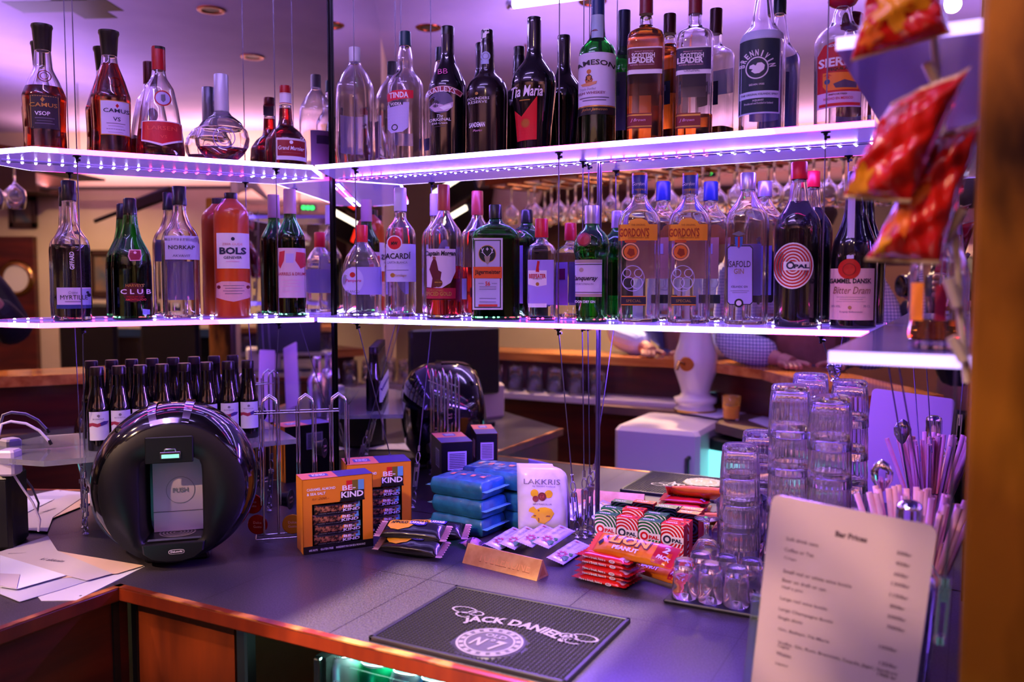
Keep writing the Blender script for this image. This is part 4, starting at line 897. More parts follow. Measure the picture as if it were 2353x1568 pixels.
b = MB(); b.box((fx + .002, -.0885, fz + .079), (.034, .004, .012), CHROME, bev=.001); b.box((fx + .002, -.091, fz + .0775), (.028, .002, .006), mat('green_lcd', '5adc9a', .3, emit='8affc8', es=.6)); b.tube([(fx - .008, -.094, fz + .086), (fx - .006, -.097, fz + .091), (fx + .010, -.097, fz + .091), (fx + .012, -.094, fz + .086)], .0012, CHROME, 6); b.build('latch', cm)
# chrome U over the top
b = MB()
def arcp(a, y, r): return (r * sin(a), y, zc + r * cos(a))
prof = [(-.0775, .1155), (-.066, .131), (-.045, .1395), (-.02, .1432), (.02, .1438)]
def strip(a0, a1, m, dr=.0):
    b.rings([[arcp(a0 + (a1 - a0) * t, y, r + dr) for t in (0, .33, .66, 1)] for y, r in prof], m, False, False, closed=False)
a1_, a2_, a3_, a4_ = -.30, -.20, .14, .24
strip(a1_, a2_, CHROME, .0012); strip(a3_, a4_, CHROME, .0012); b.build('chrome_strip', cm)
b = MB(); b.rings([[arcp(a1_ + (a4_ - a1_) * t / 8, y, r + .0012) for t in range(9)] for y, r in ((-.0785, .1135), (-.0740, .1215))], CHROME, False, False, closed=False); b.build('chrome_trim', cm)
b = MB(); b.lathe([(-.003, .006), (0, .006), (.001, .004)], DARKM, M=Matrix.Translation((-.088, -.055, zc + .103)) @ Matrix.Rotation(radians(70), 4, 'X')); b.build('button', cm)
b = MB(); b.lathe([(-.01, .108), (.03, .122), (.07, .118), (.09, .09)], mat('smoky_tank', '6a86a8', .12, 0, .5, 1.4), c=(-.030, 0, zc - .028), axis='Y', n=48); b.build('water_tank', cm)
b = MB(); b.box((0, .03, .006), (.11, .13, .012), BLACKP, bev=.004); b.build('foot', cm)

# ---- chrome capsule rack
q = at_z(662, 1236, ZC); azr = atan2(-q.x, q.y); k = depth(q) / F
rk = empty('capsule_rack', q, azr + radians(0), 'chrome wire rack for coffee capsules beside the coffee machine', 'rack')
HR = .281
b = MB()
for cx_ in (-36, 44, 118):
    x = cx_ * k
    for dy in (-.012, .016):
        for s in (-1, 1):
            pass
        pts = [(x - .0135, dy, .012), (x - .0135, dy, HR - .018), (x - .012, dy, HR - .009), (x, dy, HR), (x + .012, dy, HR - .009), (x + .0135, dy, HR - .018), (x + .0135, dy, .012)]
        b.tube(pts, .0023, CHROME, 8)
    for s in (-1, 1): b.tube([(x + s * .0145 + s * .004, -.012, HR * .25), (x + s * .0185, -.012, HR - .02)], .0015, CHROME, 6)
for dy in (-.014, .018):
    for z in (HR - .032, .004): b.tube([(-70 * k, dy, z), (118 * k, dy, z)], .0016, CHROME, 6)
for cx_ in (-70, 118): b.tube([(cx_ * k, -.014, .004), (cx_ * k, .018, .004)], .0016, CHROME, 6)
b.build('wire_frame', rk)
def capsule(name_lab, px, py, m, rz):
    t = at_plane(px, py, q, (-sin(azr), cos(azr), 0)); r = .0185
    e = empty('coffee_capsule', t - Vector((0, 0, 0)), 0, name_lab, 'coffee capsule', 'coffee capsules in the wire rack', rot=(pi / 2, 0, azr + rz))
    b = MB(); b.lathe([(-.022, .010), (-.02, .0125), (-.003, r * .86), (-.001, r)], mat('capsule_black', '08080e', .3), cap1=False, n=28); b.build('cup', e)
    b = MB(); b.lathe([(-.001, r), (0, r + .0012), (.0006, r)], m, n=28); mp_ = topmap(.0008); b.p_text(mp_, 'Dolce', 0, .004, .016, .005, P('e8b0a0'), 1); b.p_text(mp_, 'Gusto', 0, -.004, .016, .005, P('e8b0a0'), 1); b.build('foil_lid', e)
capsule('red foil capsule in the wire rack, the lower one next to the machine', 592, 1206, mat('red_foil', 'b81208', .25, .3), -.3)
capsule('red foil capsule in the wire rack, above the other red one', 580, 1158, mat('red_foil'), -.3)
capsule('gold foil capsule at the bottom of the wire rack beside the orange box', 672, 1205, mat('gold_foil', 'd88a1a', .25, .3), -.1)
CB = mat('dark_foil', '14121c', .2, .4)
capsule('black capsule in the wire rack, above the gold one', 668, 1148, CB, 1.2)
capsule('black capsule high in the wire rack behind the orange boxes', 746, 1030, CB, 1.2)
capsule('black capsule in the wire rack above the red ones', 590, 1100, CB, 1.2)

# ---- two cartons of nut bars
NUT = noise_mat('nut_pattern', '2c0f0c', 'a86a4a', (190, 190, 190), .25, detail=2, lo=.42, hi=.66, coat=.4)
NUTG = noise_mat('nut_pattern_gold', '6a5020', 'd8c890', (170, 60, 170), .2, detail=2, lo=.4, hi=.62, metal=.3, coat=.4)
KORG = P('d8801c', .4); KBLK = P('120c14', .3)
SB = None
def kind_text(b, mp, cx, cy, w, h, l=3):
    for i, c in enumerate(('d8801c', 'c01c18', '6a6018', '5a9cc0')): b.p_rect(mp, cx - w / 2 + i * w / 4, cy, cx - w / 2 + (i + 1) * w / 4, cy + h * .55, P(c), l)
    b.p_rect(mp, cx - w / 2, cy - h * .5, cx + w / 2, cy, KBLK, l)
    b.p_text(mp, 'BE-', cx - w * .14, cy + h * .17, w * .56, h * .27, W, l + 1, .02); b.p_text(mp, 'KIND', cx, cy - h * .2, w * .94, h * .32, W, l + 1, .03)
def kind_box(bl, br, ytop, lab, depth_, nb_, dz=0):
    global SB
    c, a, w_, k = base_frame(bl, br); h = (bl[1] + br[1]) / 2 * k - ytop * k
    t = empty('snack_carton', c, a, lab, 'snack box', 'orange cartons of nut bars')
    x0, x1 = -w_ / 2, w_ / 2; d = depth_; wx0, wx1 = x0 + w_ * .13, x0 + w_ * .85; wz0, wz1 = h * .105, h * .66
    b = MB(); T_ = .0012
    b.box((0, d - T_ / 2, h / 2), (w_, T_, h), KBLK); b.box((x0 + T_ / 2, d / 2, h / 2), (T_, d, h), KORG); b.box((x1 - T_ / 2, d / 2, h / 2), (T_, d, h), KBLK)
    sm_ = lambda u, v, l=1: (x1 + .0003 * l, d / 2 + u, v); bm_ = lambda u, v, l=1: (-u, d + .0003 * l, v)
    b.p_rect(sm_, -d * .3, h * .55, d * .3, h * .85, W, 1); b.p_rect(bm_, -w_ * .3, h * .55, w_ * .05, h * .85, W, 1)
    for q_ in range(9): b.p_rect(sm_, -d * .25, h * (.58 + .028 * q_), d * .25, h * (.592 + .028 * q_), K, 2); b.p_rect(bm_, -w_ * .27, h * (.58 + .028 * q_), w_ * .02, h * (.592 + .028 * q_), K, 2)
    b.box((0, d / 2, T_ / 2), (w_, d, T_), KBLK); b.box((0, d / 2, h - T_ / 2), (w_, d, T_), KORG)
    b.box((0, T_ / 2, wz0 / 2), (w_, T_, wz0), KBLK); b.box((0, T_ / 2, (wz1 + h) / 2), (w_, T_, h - wz1), KORG)
    b.box(((x0 + wx0) / 2, T_ / 2, (wz0 + wz1) / 2), (wx0 - x0, T_, wz1 - wz0), KORG); b.box(((x1 + wx1) / 2, T_ / 2, (wz0 + wz1) / 2), (x1 - wx1, T_, wz1 - wz0), KORG)
    mp = flatmap(); kx = x0 + w_ * .70; kind_text(b, mp, kx, h * .80, w_ * .34, h * .25)
    b.p_rect(mp, kx - w_ * .18, h * .655, kx + w_ * .18, h * .68, KBLK, 1)
    b.p_text(mp, 'CARAMEL ALMOND', x0 + w_ * .26, h * .86, w_ * .40, h * .036, W, 2, .02); b.p_text(mp, '& SEA SALT', x0 + w_ * .19, h * .80, w_ * .26, h * .036, W, 2, .02); b.p_text(mp, 'kr 200,-', x0 + w_ * .25, h * .73, w_ * .24, h * .04, P('8a4a10'), 2, 0, .3)
    b.p_text(mp, '64% NUTS', x0 + w_ * .14, h * .05, w_ * .12, h * .028, W, 2, .02); b.p_text(mp, 'GLUTEN FREE', x0 + w_ * .33, h * .05, w_ * .18, h * .028, W, 2, .02); b.p_text(mp, 'INGREDIENTS YOU CAN SEE & PRONOUNCE', x0 + w_ * .67, h * .05, w_ * .42, h * .026, W, 2, .02)
    mt = lambda u, v, l=1: (u, v, h + .0004 * l); b.p_rect(mt, x0 + w_ * .5, 0, x1, d, P('3c2c7c'), 1); b.p_rect(mt, x0, 0, x0 + w_ * .5, d, P('d87060'), 1); b.p_rect(mt, x0 + w_ * .14, d * .3, x0 + w_ * .4, d * .7, P('5050a8'), 2)
    b.p_text(mt, 'KIND', x0 + w_ * .27, d * .5, w_ * .18, d * .3, W, 3, .02); b.build('carton', t)
    # the wrapped bars inside, each a thing of its own
    bw, bh = w_ * .74, (wz1 - wz0) / 4 * 1.08
    R_ = Matrix.Rotation(a, 3, 'Z')
    for i in range(nb_):
        p = c + R_ @ Vector(((wx0 + wx1) / 2 + (0, .0015, -.002, .001)[i % 4], .004 + bh * .5, wz0 - .002 + (i) * (wz1 - wz0) / 4 * .97 + bh * .5))
        names = ['bottom', 'second', 'third', 'top']
        lb = 'nut bar lying in the %s, %s one of its pile' % ('nearer orange carton' if depth_ < .071 else 'farther orange carton', names[i])
        if SB is None:
            e = empty('nut_bar', p, a, lb, 'snack bar', 'nut bars in the cartons', rot=(pi / 2, 0, a))
            b = MB(); mpp = pillow(b, bw, bh, bh * .62, NUT, .004, KBLK, 3, 0, .0005, seed=3); b.p_rect(mpp, -bw * .46, -bh * .46, bw * .46, -bh * .22, KBLK, 1, 10, 2)
            b.p_rect(mpp, -bw * .46, bh * .30, bw * .46, bh * .46, KBLK, 1, 10, 2)
            kind_text(b, mpp, bw * .26, 0, bw * .36, bh * .84, 2); b.p_text(mpp, 'CARAMEL ALMOND & SEA SALT', -bw * .12, -bh * .34, bw * .5, bh * .09, W, 2); b.build('wrapper', e); SB = e
        else: copy_tree(SB, p, 0, lb, rot=(pi / 2, 0, a))
kind_box((697, 1277), (858, 1255), 1094, 'orange carton of nut bars standing beside the wire rack, the nearer one', .052, 4)
kind_box((798, 1232), (946, 1218), 1063, 'orange carton of nut bars, the farther one half hidden behind the first', .072, 4)

# ---- blue foil packs
BLUE = noise_mat('blue_foil', '15507f', '22689c', (60, 60, 60), .28, coat=.4); BLUEL = mat('blue_foil_light', '5a9ccc', .25, coat=.4)
c, a, w_, k = base_frame((978, 1214), (1122, 1242)); ay = a
def blue_pack(pos, a, lab, first=None, w=.146, d=.086, h=.036):
    if first: return copy_tree(first, pos, a, lab)
    e = empty('sweet_packet', pos, a, lab, 'sweet packet', 'blue packets in a pile')
    PE[0] = .18; b = MB(); mpp = pillow(b, w, d, h, BLUE, .010, BLUEL, 12, .0018, .0008, seed=5, nx=60, ny=30); PE[0] = .5
    for i, x in enumerate((-.036, -.012, .012, .036)):
        b.p_poly(mpp, [(x - .006, -.004), (x + .006, -.006), (x + .005, .008), (x - .005, .009)], P('d8806a'), 2); b.p_ring(mpp, x + .004, .016, .003, .004, P('d8806a'), 2, 12)
    b.p_rect(mpp, -w * .38, d * .30, w * .38, d * .33, BLUEL, 2, 8, 1)
    b.build('wrapper', e); return e
nrm = Vector((-sin(a), cos(a), 0))
bp0 = blue_pack(c + nrm * .041, a + .02, 'blue foil packet at the bottom of the pile beside the white liquorice bag')
blue_pack(c + nrm * .043 + Vector((.002, 0, .0365)), a - .04, 'blue foil packet, second from the bottom of the pile', bp0)
blue_pack(c + nrm * .045 + Vector((-.003, 0, .073)), a + .02, 'blue foil packet on top of the nearest pile, tilted toward the camera', bp0)
r2_ = Vector((cos(a), sin(a), 0))
for i in range(3):
    blue_pack(c + nrm * .130 + r2_ * .042 + Vector((0, 0, .0365 * i + (.006 if i == 2 else 0))), a - .05 + .03 * i, ['blue foil packet at the bottom behind the blue pile', 'blue foil packet in the middle behind the blue pile', 'blue foil packet topmost behind the blue pile, touching the white bag'][i], bp0)

# ---- white liquorice bag
c, a, w_, k = base_frame((1189, 1222), (1308, 1226)); hb = (1224 - 1066) * k
WB = noise_mat('white_bag', 'd8d0e0', 'c8bcd8', (30, 30, 30), .3, coat=.3)
e = empty('liquorice_bag', c + Vector((0, 0, hb / 2)), a, 'white bag of liquorice sweets with yellow balls picture, standing beside the blue packets', 'sweet bag', rot=(pi / 2 - radians(8), 0, a))
b = MB(); f_ = pillow(b, hb, w_, .036, WB, .006, None, 3, 0, .0006, seed=9, nx=30, ny=20)
b.v = [(-y * (1 + .10 * (x / hb)), x, z - .018) for x, y, z in b.v]                    # long side upright
g0 = f_; 
def bagmp(u, v, l=1):
    p = g0(v, -u, l); return (u * (1 + .10 * (v / hb)), v, p[2] - .018)
YEL = P('e0b020', .35); GRT = P('6a5c70')
b.p_text(bagmp, 'LAKKRIS', -.002, hb * .25, w_ * .68, hb * .075, GRT, 2); b.p_text(bagmp, 'by Sambó Iceland', .002, hb * .185, w_ * .42, hb * .03, GRT, 2)
for (x, y, r, m) in ((-.016, .012, .0078, YEL), (.012, .011, .0078, YEL), (-.001, .006, .0082, P('6c1c28')), (-.014, .001, .006, P('7c2030')), (-.001, .006, .0045, P('a03848'))): b.p_disc(bagmp, x, y, r, m, 2 if m is YEL else 3, 20)
b.p_text(bagmp, 'ÞRISTAKÚLUR', 0, -.009, w_ * .36, hb * .03, GRT, 2)
b.p_poly(bagmp, [(-.026, -.018), (-.018, -.014), (-.012, -.020), (-.004, -.016), (.006, -.015), (.018, -.018), (.024, -.027), (.016, -.040), (.004, -.048), (-.008, -.046), (-.014, -.038), (-.024, -.036), (-.016, -.028), (-.028, -.024)], YEL, 2)
b.p_rect(bagmp, -.018, -.034, .016, -.031, P('8a5030'), 3); b.p_rect(bagmp, -.009, -.044, -.006, -.020, P('8a5030'), 3)
b.build('bag_body', e)

# ---- yellow and black liquorice bars
def appolo(bl, br, z, lab, first=None, da=0):
    c, a, w_, k = base_frame(bl, br)
    c.z = z; a += da
    c.z += .006; rt = (radians(24), 0, a)
    if first: return copy_tree(first, c, a, lab, rot=rt)
    e = empty('liquorice_bar', c, a, lab, 'sweet packet', 'black and yellow liquorice bars', rot=rt); L = .142
    PE[0] = .36; b = MB(); mpp = pillow(b, L, .044, .022, FOILK, .013, P('c8a0a0', .3), 3, .0015, .0004, seed=2); PE[0] = .5
    for s in (-1, 1):
        for i in range(5): b.p_rect(mpp, s * (L / 2 - .011 + i * .0022), -.018, s * (L / 2 - .010 + i * .0022), .018, P('5a1030', .3), 1, 1, 6)
    b.p_poly(mpp, [(-.050, .013), (-.046, .017), (.002, .018), (.004, .008), (-.006, -.004), (-.024, -.012), (-.040, -.009), (-.050, 0)], P('e0a018', .3), 2)
    b.p_poly(mpp, [(-.008, .016), (.026, .014), (.024, .005), (.010, .002), (-.008, .006)], P('3a2c90', .3), 3)
    b.p_text(mpp, 'APPOLO', -.028, .009, .034, .008, K, 4, .04); b.p_text(mpp, 'LAKKRIS', .007, .010, .029, .007, W, 4, .04)
    b.build('wrapper', e); return e
a0_ = appolo((868, 1262), (1032, 1284), ZC, 'black and yellow liquorice bar, the lowest one in front of the orange cartons')
appolo((872, 1258), (1034, 1272), ZC + .0215, 'black and yellow liquorice bar lying on top of the other near bar', a0_)
appolo((925, 1238), (1072, 1248), ZC + .006, 'black and yellow liquorice bar behind, leading to the striped wrapper end', a0_, .05)
c, a, w_, k = base_frame((1062, 1256), (1110, 1262)); e = empty('wrapped_sweet', c, a, 'violet striped twisted wrapper end of a sweet behind the golden bar', 'sweet')
b = MB(); mpp = pillow(b, .045, .026, .018, noise_mat('striped_wrapper', '3c1848', 'b070b8', (260, 30, 30), .3, detail=1, lo=.48, hi=.52, coat=.3), .008, None, 2.5, .002, .0008, seed=8); b.build('wrapper', e)

# ---- pale flowery bars
LB1 = noise_mat('pale_lilac_wrapper', 'c4bce0', 'b0a4d0', (40, 40, 40), .25, coat=.4)
FL = None
def floral(x0, y0, x1, y1, z, lab, col='a04058'):
    global FL
    c, a, w_, k = base_frame((x0, y0), (x1, y1)); c.z = z
    c.z += .004; rt = (radians(14), 0, a)
    if FL is not None: return copy_tree(FL, c, a, lab, rot=rt)
    e = empty('chocolate_bar', c, a, lab, 'chocolate bar', 'pale lilac bars with leaf and flower print', rot=rt); L = w_
    b = MB(); mpp = pillow(b, .125, .034, .010, LB1, .010, None, 4, .0012, .0004, seed=4)
    for i in range(7):
        a_ = i * .9; b.p_disc(mpp, -.034 + .007 * cos(a_) * 1.4, .006 * sin(a_), .0032, P(col), 2, 10); b.p_ring(mpp, -.034 + .014 * cos(a_), .010 * sin(a_), .002, .0028, P(col), 2, 10)
    b.p_poly(mpp, [(-.052, -.012), (-.046, -.004), (-.038, -.008), (-.034, -.014), (-.044, -.016)], P('2f6a34'), 3); b.p_poly(mpp, [(-.030, -.013), (-.022, -.007), (-.016, -.014), (-.024, -.016)], P('2f6a34'), 3)
    b.p_disc(mpp, .044, .005, .004, P(col), 2, 14, 1.4); b.p_text(mpp, 'nói síríus', .012, .003, .038, .007, GRT, 2); b.p_text(mpp, 'no added sugar', .016, -.007, .03, .003, GRT, 2); b.build('wrapper', e); FL = e; return e
floral(1118, 1276, 1205, 1222, ZC + .000, 'pale lilac chocolate bar farthest left in the heap behind the golden bar')
floral(1150, 1282, 1235, 1226, ZC + .0055, 'pale lilac chocolate bar, second from the left in the heap')
floral(1188, 1286, 1275, 1226, ZC + .011, 'pale lilac chocolate bar, third in the heap with a violet spot')
floral(1222, 1298, 1318, 1234, ZC + .017, 'pale lilac chocolate bar on top of the heap with dark red flower')
floral(1266, 1306, 1345, 1254, ZC, 'pale lilac chocolate bar lying apart beside the red wrappers')

# ---- golden triangular bar
p0 = at_z(1062, 1294, ZC); p1 = at_z(1233, 1336, ZC); d = p1 - p0; L = d.length; s_ = .036
p2 = at_z(1281, 1322, ZC); nv = Vector((-d.y, d.x, 0)).normalized()
GOLDM = noise_mat('golden_card', 'f0b878', 'e0a060', (50, 50, 50), .32, metal=.25, coat=.3)
e = empty('chocolate_bar', (p0 + p1) / 2, atan2(d.y, d.x), 'golden triangular chocolate bar with embossed letters lying on the counter', 'chocolate bar')
b = MB(); M_ = Matrix(((0, 0, 1, 0), (1, 0, 0, 0), (0, 1, 0, 0), (0, 0, 0, 1)))
hh = s_ * .87; tri = [(0, 0), (s_, 0), (s_ / 2 + .0012, hh), (s_ / 2 - .0012, hh)]
b.prism(tri, -L / 2, L / 2, GOLDM, M_)
ta = atan2(hh, s_ / 2)
fm = lambda u, v, l=1: (u, v * cos(ta) - .0003 * l * sin(ta), v * sin(ta) + .0003 * l * cos(ta))
b.p_text(fm, 'TOBLERONE', .006, .018, L * .70, .0180, P('8a3c0c', .35), 1, .06); b.p_text(fm, 'TOBLERONE', .006, .0182, L * .69, .0168, P('f4b070', .35, .2), 2, .0)
em_ = lambda u, v, l=1: (L / 2 + .0003 * l, u, v)
b.p_poly(em_, [(s_ * .22, .004), (s_ * .78, .004), (s_ / 2, hh * .7)], P('d88c48', .35, .2), 1); b.build('carton', e)

# ---- small square boxes with target rings, two rows
def opal(x, y, h, col, lab, w=.0425, d=.0225):
    e = empty('pastille_box', (x, y, ZC), 0, lab, 'sweet box', 'small ringed pastille boxes in two rows'); C1 = P(col, .3); C2 = NAVY if col == 'c00c18' else P('c8101c', .3)
    b = MB(); b.box((0, d / 2, h / 2), (w, d, h), C1, bev=.0008)
    for sg in (1, -1):
        mp = (lambda u, v, l=1: (u, -.0003 * l, v)) if sg == 1 else (lambda u, v, l=1: (-u, d + .0003 * l, v))
        cx_, cz_ = -w * .22, h * .58
        for i in range(10):
            r0, r1 = .0085 + i * .0058, .0110 + i * .0058; pts = []
            N = 40; vs = []; ok = []
            for kk in range(N + 1):
                a = 2 * pi * kk / N
                for r in (r0, r1): vs.append((cx_ + r * cos(a), cz_ + r * sin(a)))
            for kk in range(N):
                qd = [vs[2 * kk], vs[2 * kk + 1], vs[2 * kk + 3], vs[2 * kk + 2]]
                if all(abs(u) > w / 2 or v > h or v < 0 for u, v in qd): continue
                cl = [(min(max(u, -w / 2 + .0003), w / 2 - .0003), min(max(v, .0004), h - .0006)) for u, v in qd]
                b.add([mp(u, v, 1) for u, v in cl], [(0, 1, 2, 3)], W)
        b.p_rect(mp, cx_ - .002, cz_ - .006, w / 2 - .0003, cz_ + .006, W, 2); b.p_disc(mp, cx_, cz_, .0088, W, 3, 24); b.p_ring(mp, cx_, cz_, .004, .0075, C2, 4, 24); b.p_text(mp, 'PAL', cx_ + .0185, cz_ - .001, .019, .0068, C2, 4, .05)
    mt = lambda u, v, l=1: (u, v, h + .0003 * l)
    b.p_text(mt, 'OPAL', -w * .1, d * .5, w * .55, d * .3, W, 1, .04); b.p_disc(mt, w * .34, d * .5, .003, NAVY, 1, 12); b.build('box_body', e)
cols = ['086030', 'c00c18', '086030', 'c00c18']
xo = -.6155
for i in range(4):
    nm = 'green' if i % 2 == 0 else 'red'; wh = 'at the left end' if i == 0 else ('at the right end beside the glasses' if i == 3 else 'between two boxes of the other colour')
    opal(xo + i * .0438 + .022, 1.500 - i * .002, .0665, cols[i], '%s pastille box with white rings, front row, %s' % (nm, wh))
    opal(xo + i * .0438 + .024, 1.5245 - i * .001, .0665 + (.006, .010, .006, .0)[i], cols[i], '%s pastille box with white rings, back row, %s' % (nm, wh))

# ---- stacked red wafer packets and orange peanut bar
KR = noise_mat('red_wrapper', 'c01410', 'd82018', (40, 40, 40), .22, coat=.5); KREND = P('b81420', .25)
c, a, w_, k = base_frame((1322, 1334), (1424, 1358)); nrm = Vector((-sin(a), cos(a), 0))
KT = None
for i in range(5):
    pos = c + nrm * (.034 + (0, .004, -.002, .003, 0)[i]) + Vector(((0, .003, .008, .004, .006)[i], 0, .0098 * i))
    lb = 'red wafer bar packet, %s of the pile beside the shot glasses' % ['lowest', 'second', 'third', 'fourth', 'topmost'][i]
    if KT is None:
        KT = empty('wafer_bar', pos, a, lb, 'chocolate bar', 'red wafer bars in a pile')
        b = MB(); mpp = pillow(b, .100, .064, .0098, KR, .011, KREND, 10, .0015, .0003, seed=6)
        pts = [(.027 * cos(t), .002 + .012 * sin(t)) for t in [2 * pi * j / 30 for j in range(30)]]
        b.p_poly(mpp, pts, P('e890b0'), 1); b.p_poly(mpp, [(x * .9, (y - .002) * .88 + .002) for x, y in pts], P('c81020', .25), 2); b.p_text(mpp, 'KitKat', 0, .002, .038, .014, W, 3, .03, .2)
        b.p_poly(mpp, [(.030, -.026), (.044, -.024), (.043, .018), (.032, .022), (.036, .0)], P('d0a0d0'), 1); b.p_disc(mpp, -.034, .010, .004, W, 2, 10)
        ms = lambda u, v, l=1: (u, -.0323 - .0004 * l, .0049 + v); b.p_text(ms, 'Have a break, have a', -.014, 0, .044, .0042, W, 1, .02); b.p_ring(ms, .020, 0, .0018, .0026, W, 1, 14, 2.2); b.p_text(ms, 'KitKat', .020, 0, .008, .003, W, 1, .02)
        b.build('wrapper', KT)
    else: copy_tree(KT, pos, a + (.05, -.03, .04, 0)[i - 1], lb)
def lion(bl, br, z, lab, off):
    c, a, w_, k = base_frame(bl, br, z); e = empty('peanut_bar', c + Vector((-sin(a), cos(a), 0)) * off, a, lab, 'chocolate bar', 'orange twin peanut bars', rot=(radians(34), 0, a))
    b = MB(); OR = noise_mat('orange_wrapper', 'e07010', 'f08c18', (40, 40, 40), .22, coat=.5); L = w_
    mpp = pillow(b, L, .044, .018, OR, .012, P('d84c14', .25), 4, .0015, .0006, seed=7)
    b.p_rect(mpp, L * .27, -.020, L * .49, .020, KREND, 1, 4, 6); b.p_text(mpp, 'LION', -.005, .0072, L * .48, .020, P('5c2408', .3), 2, .09, .1); b.p_text(mpp, 'LION', -.006, .008, L * .46, .018, P('ffc428', .3), 3, .04, .1); b.p_text(mpp, 'PEANUT', -.008, -.009, L * .30, .008, W, 2, .04)
    b.p_text(mpp, '2', L * .38, .007, .010, .012, W, 3, .04, .2); b.p_text(mpp, 'PACK', L * .38, -.008, .022, .008, W, 3, .04, .2)
    b.p_poly(mpp, [(-L * .40, -.004), (-L * .35, .004), (-L * .33, -.003), (-L * .36, -.010)], K, 3); b.p_poly(mpp, [(-L * .34, .010), (-L * .30, .004), (-L * .31, .014)], K, 3); b.build('wrapper', e)
lion((1420, 1300), (1562, 1345), ZC + .012, 'orange and red twin peanut bar, the lower one beside the wafer pile', .03)
lion((1350, 1258), (1545, 1302), ZC + .052, 'orange twin peanut bar with big yellow letters, in front of the ringed boxes', .02)
c, a, w_, k = base_frame((1505, 1262), (1610, 1268)); 

# ---- rubber bar mat
mx0, my0, mw, md = -.7300, .9545, .3015, .2330
e = empty('bar_mat', (mx0 + mw / 2, my0 + md / 2, ZC), 0, 'black rubber bar mat with white lettering on the front of the counter', 'bar mat')
RUB = mat('black_rubber', '15121a', .45); INK = P('564d60', .5)
b = MB(); b.box((0, 0, .002), (mw, md, .004), RUB, bev=.001)
for s in (-1, 1): b.box((0, s * (md / 2 - .003), .0045), (mw, .006, .006), RUB, bev=.001); b.box((s * (mw / 2 - .003), 0, .0045), (.006, md, .006), RUB, bev=.001)
b.build('mat_base', e)
def loc(px, py): q = at_z(px, py, ZC + .006); return q.x - (mx0 + mw / 2), q.y - (my0 + md / 2)
bc = loc(1125, 1476); br_ = .047
b = MB(); nx_, ny_ = 46, 36
for j in range(ny_):
    for i in range(nx_):
        x = -mw / 2 + .011 + (mw - .022) * i / (nx_ - 1); y = -md / 2 + .011 + (md - .022) * j / (ny_ - 1)
        if hypot(x - bc[0], y - bc[1]) < br_ + .006: continue
        r, s = .0021, .0012
        vs = [(x - r, y - r, .004), (x + r, y - r, .004), (x + r, y + r, .004), (x - r, y + r, .004), (x - s, y - s, .0074), (x + s, y - s, .0074), (x + s, y + s, .0074), (x - s, y + s, .0074)]
        b.add(vs, [(0, 1, 5, 4), (1, 2, 6, 5), (2, 3, 7, 6), (3, 0, 4, 7), (4, 5, 6, 7)], RUB)
tag(b.build('nubs', e), kind='stuff')
b = MB(); mm = topmap(.0078); ml = topmap(.0052)
b.lathe([(.004, br_ + .004), (.0055, br_ + .003)], RUB, c=(bc[0], bc[1], 0), n=40)
b.p_disc(ml, bc[0], bc[1], br_, P('2a2530', .5), 2, 40); b.p_ring(ml, bc[0], bc[1], br_ * .93, br_, INK, 4, 40); b.p_ring(ml, bc[0], bc[1], br_ * .70, br_ * .76, INK, 4, 40)
for i in range(18): a = 2 * pi * i / 18; b.p_ring(ml, bc[0], bc[1], br_ * .78, br_ * .91, INK, 4, 3, 1, a, a + .2)
b.p_text(ml, 'OLD', bc[0], bc[1] + br_ * .42, br_ * .7, br_ * .24, INK, 5, .02); b.p_text(ml, 'N', bc[0] - br_ * .3, bc[1] - br_ * .12, br_ * .42, br_ * .55, INK, 5, .03, .2); b.p_text(ml, 'o', bc[0] + br_ * .05, bc[1] + .006, br_ * .14, br_ * .18, INK, 5, .03); b.p_text(ml, '7', bc[0] + br_ * .34, bc[1] - br_ * .18, br_ * .36, br_ * .68, INK, 5, .04, .2)
b.build('round_emblem', e, )
b = MB(); tc_ = loc(1187, 1440)
b.p_text(mm, "JACK DANIEL'S", tc_[0] + .004, tc_[1] + .003, .172, .029, INK, 1, .04, 0, .17)
def scroll(cx_, cy_, s):
    for (ox, oy, r, asp, a0, a1) in ((0, 0, .012, 1.8, 0, 2 * pi), (s * .022, -.004, .009, 1.5, 0, 2 * pi), (s * .010, -.016, .010, 1.6, 1.2, 5.6)): b.p_ring(mm, cx_ + ox, cy_ + oy, r - .0022, r, INK, 1, 28, asp, a0, a1)
l1 = loc(1068, 1405); l2 = loc(1342, 1470); scroll(l1[0], l1[1], 1); scroll(l2[0], l2[1], -1)
b.build('lettering', e)

# ---- glassware
RIB = CLEARV
def tumbler_mesh(h, rb, rt, base, rib=0, n=48, wt=.0026):
    b = MB()
    def ring(z, r, rr=0): return [((r + (rib * cos(k * 2 * pi / n * 24) if rr else 0)) * cos(2 * pi * k / n), (r + (rib * cos(k * 2 * pi / n * 24) if rr else 0)) * sin(2 * pi * k / n), z) for k in range(n)]
    out = [ring(0, rb * .9), ring(.003, rb)] + [ring(base + (h * .75 - base) * i / 4, rb + (rt - rb) * (base + (h * .75 - base) * i / 4) / h, rib and 0 < i < 4) for i in range(5)] + [ring(h - .001, rt), ring(h, rt - wt / 2)]
    inn = [ring(h - .001, rt - wt)] + [ring(h - (h - base) * i / 4, rt - wt + (rb - rt) * ((h - base) * i / 4) / h) for i in range(1, 4)] + [ring(base + .003, rb - wt), ring(base, rb * .75)]
    b.rings(out + inn, RIB); return b
TM = tumbler_mesh(.085, .0300, .0345, .010, .0008, 96)
tum_me = None
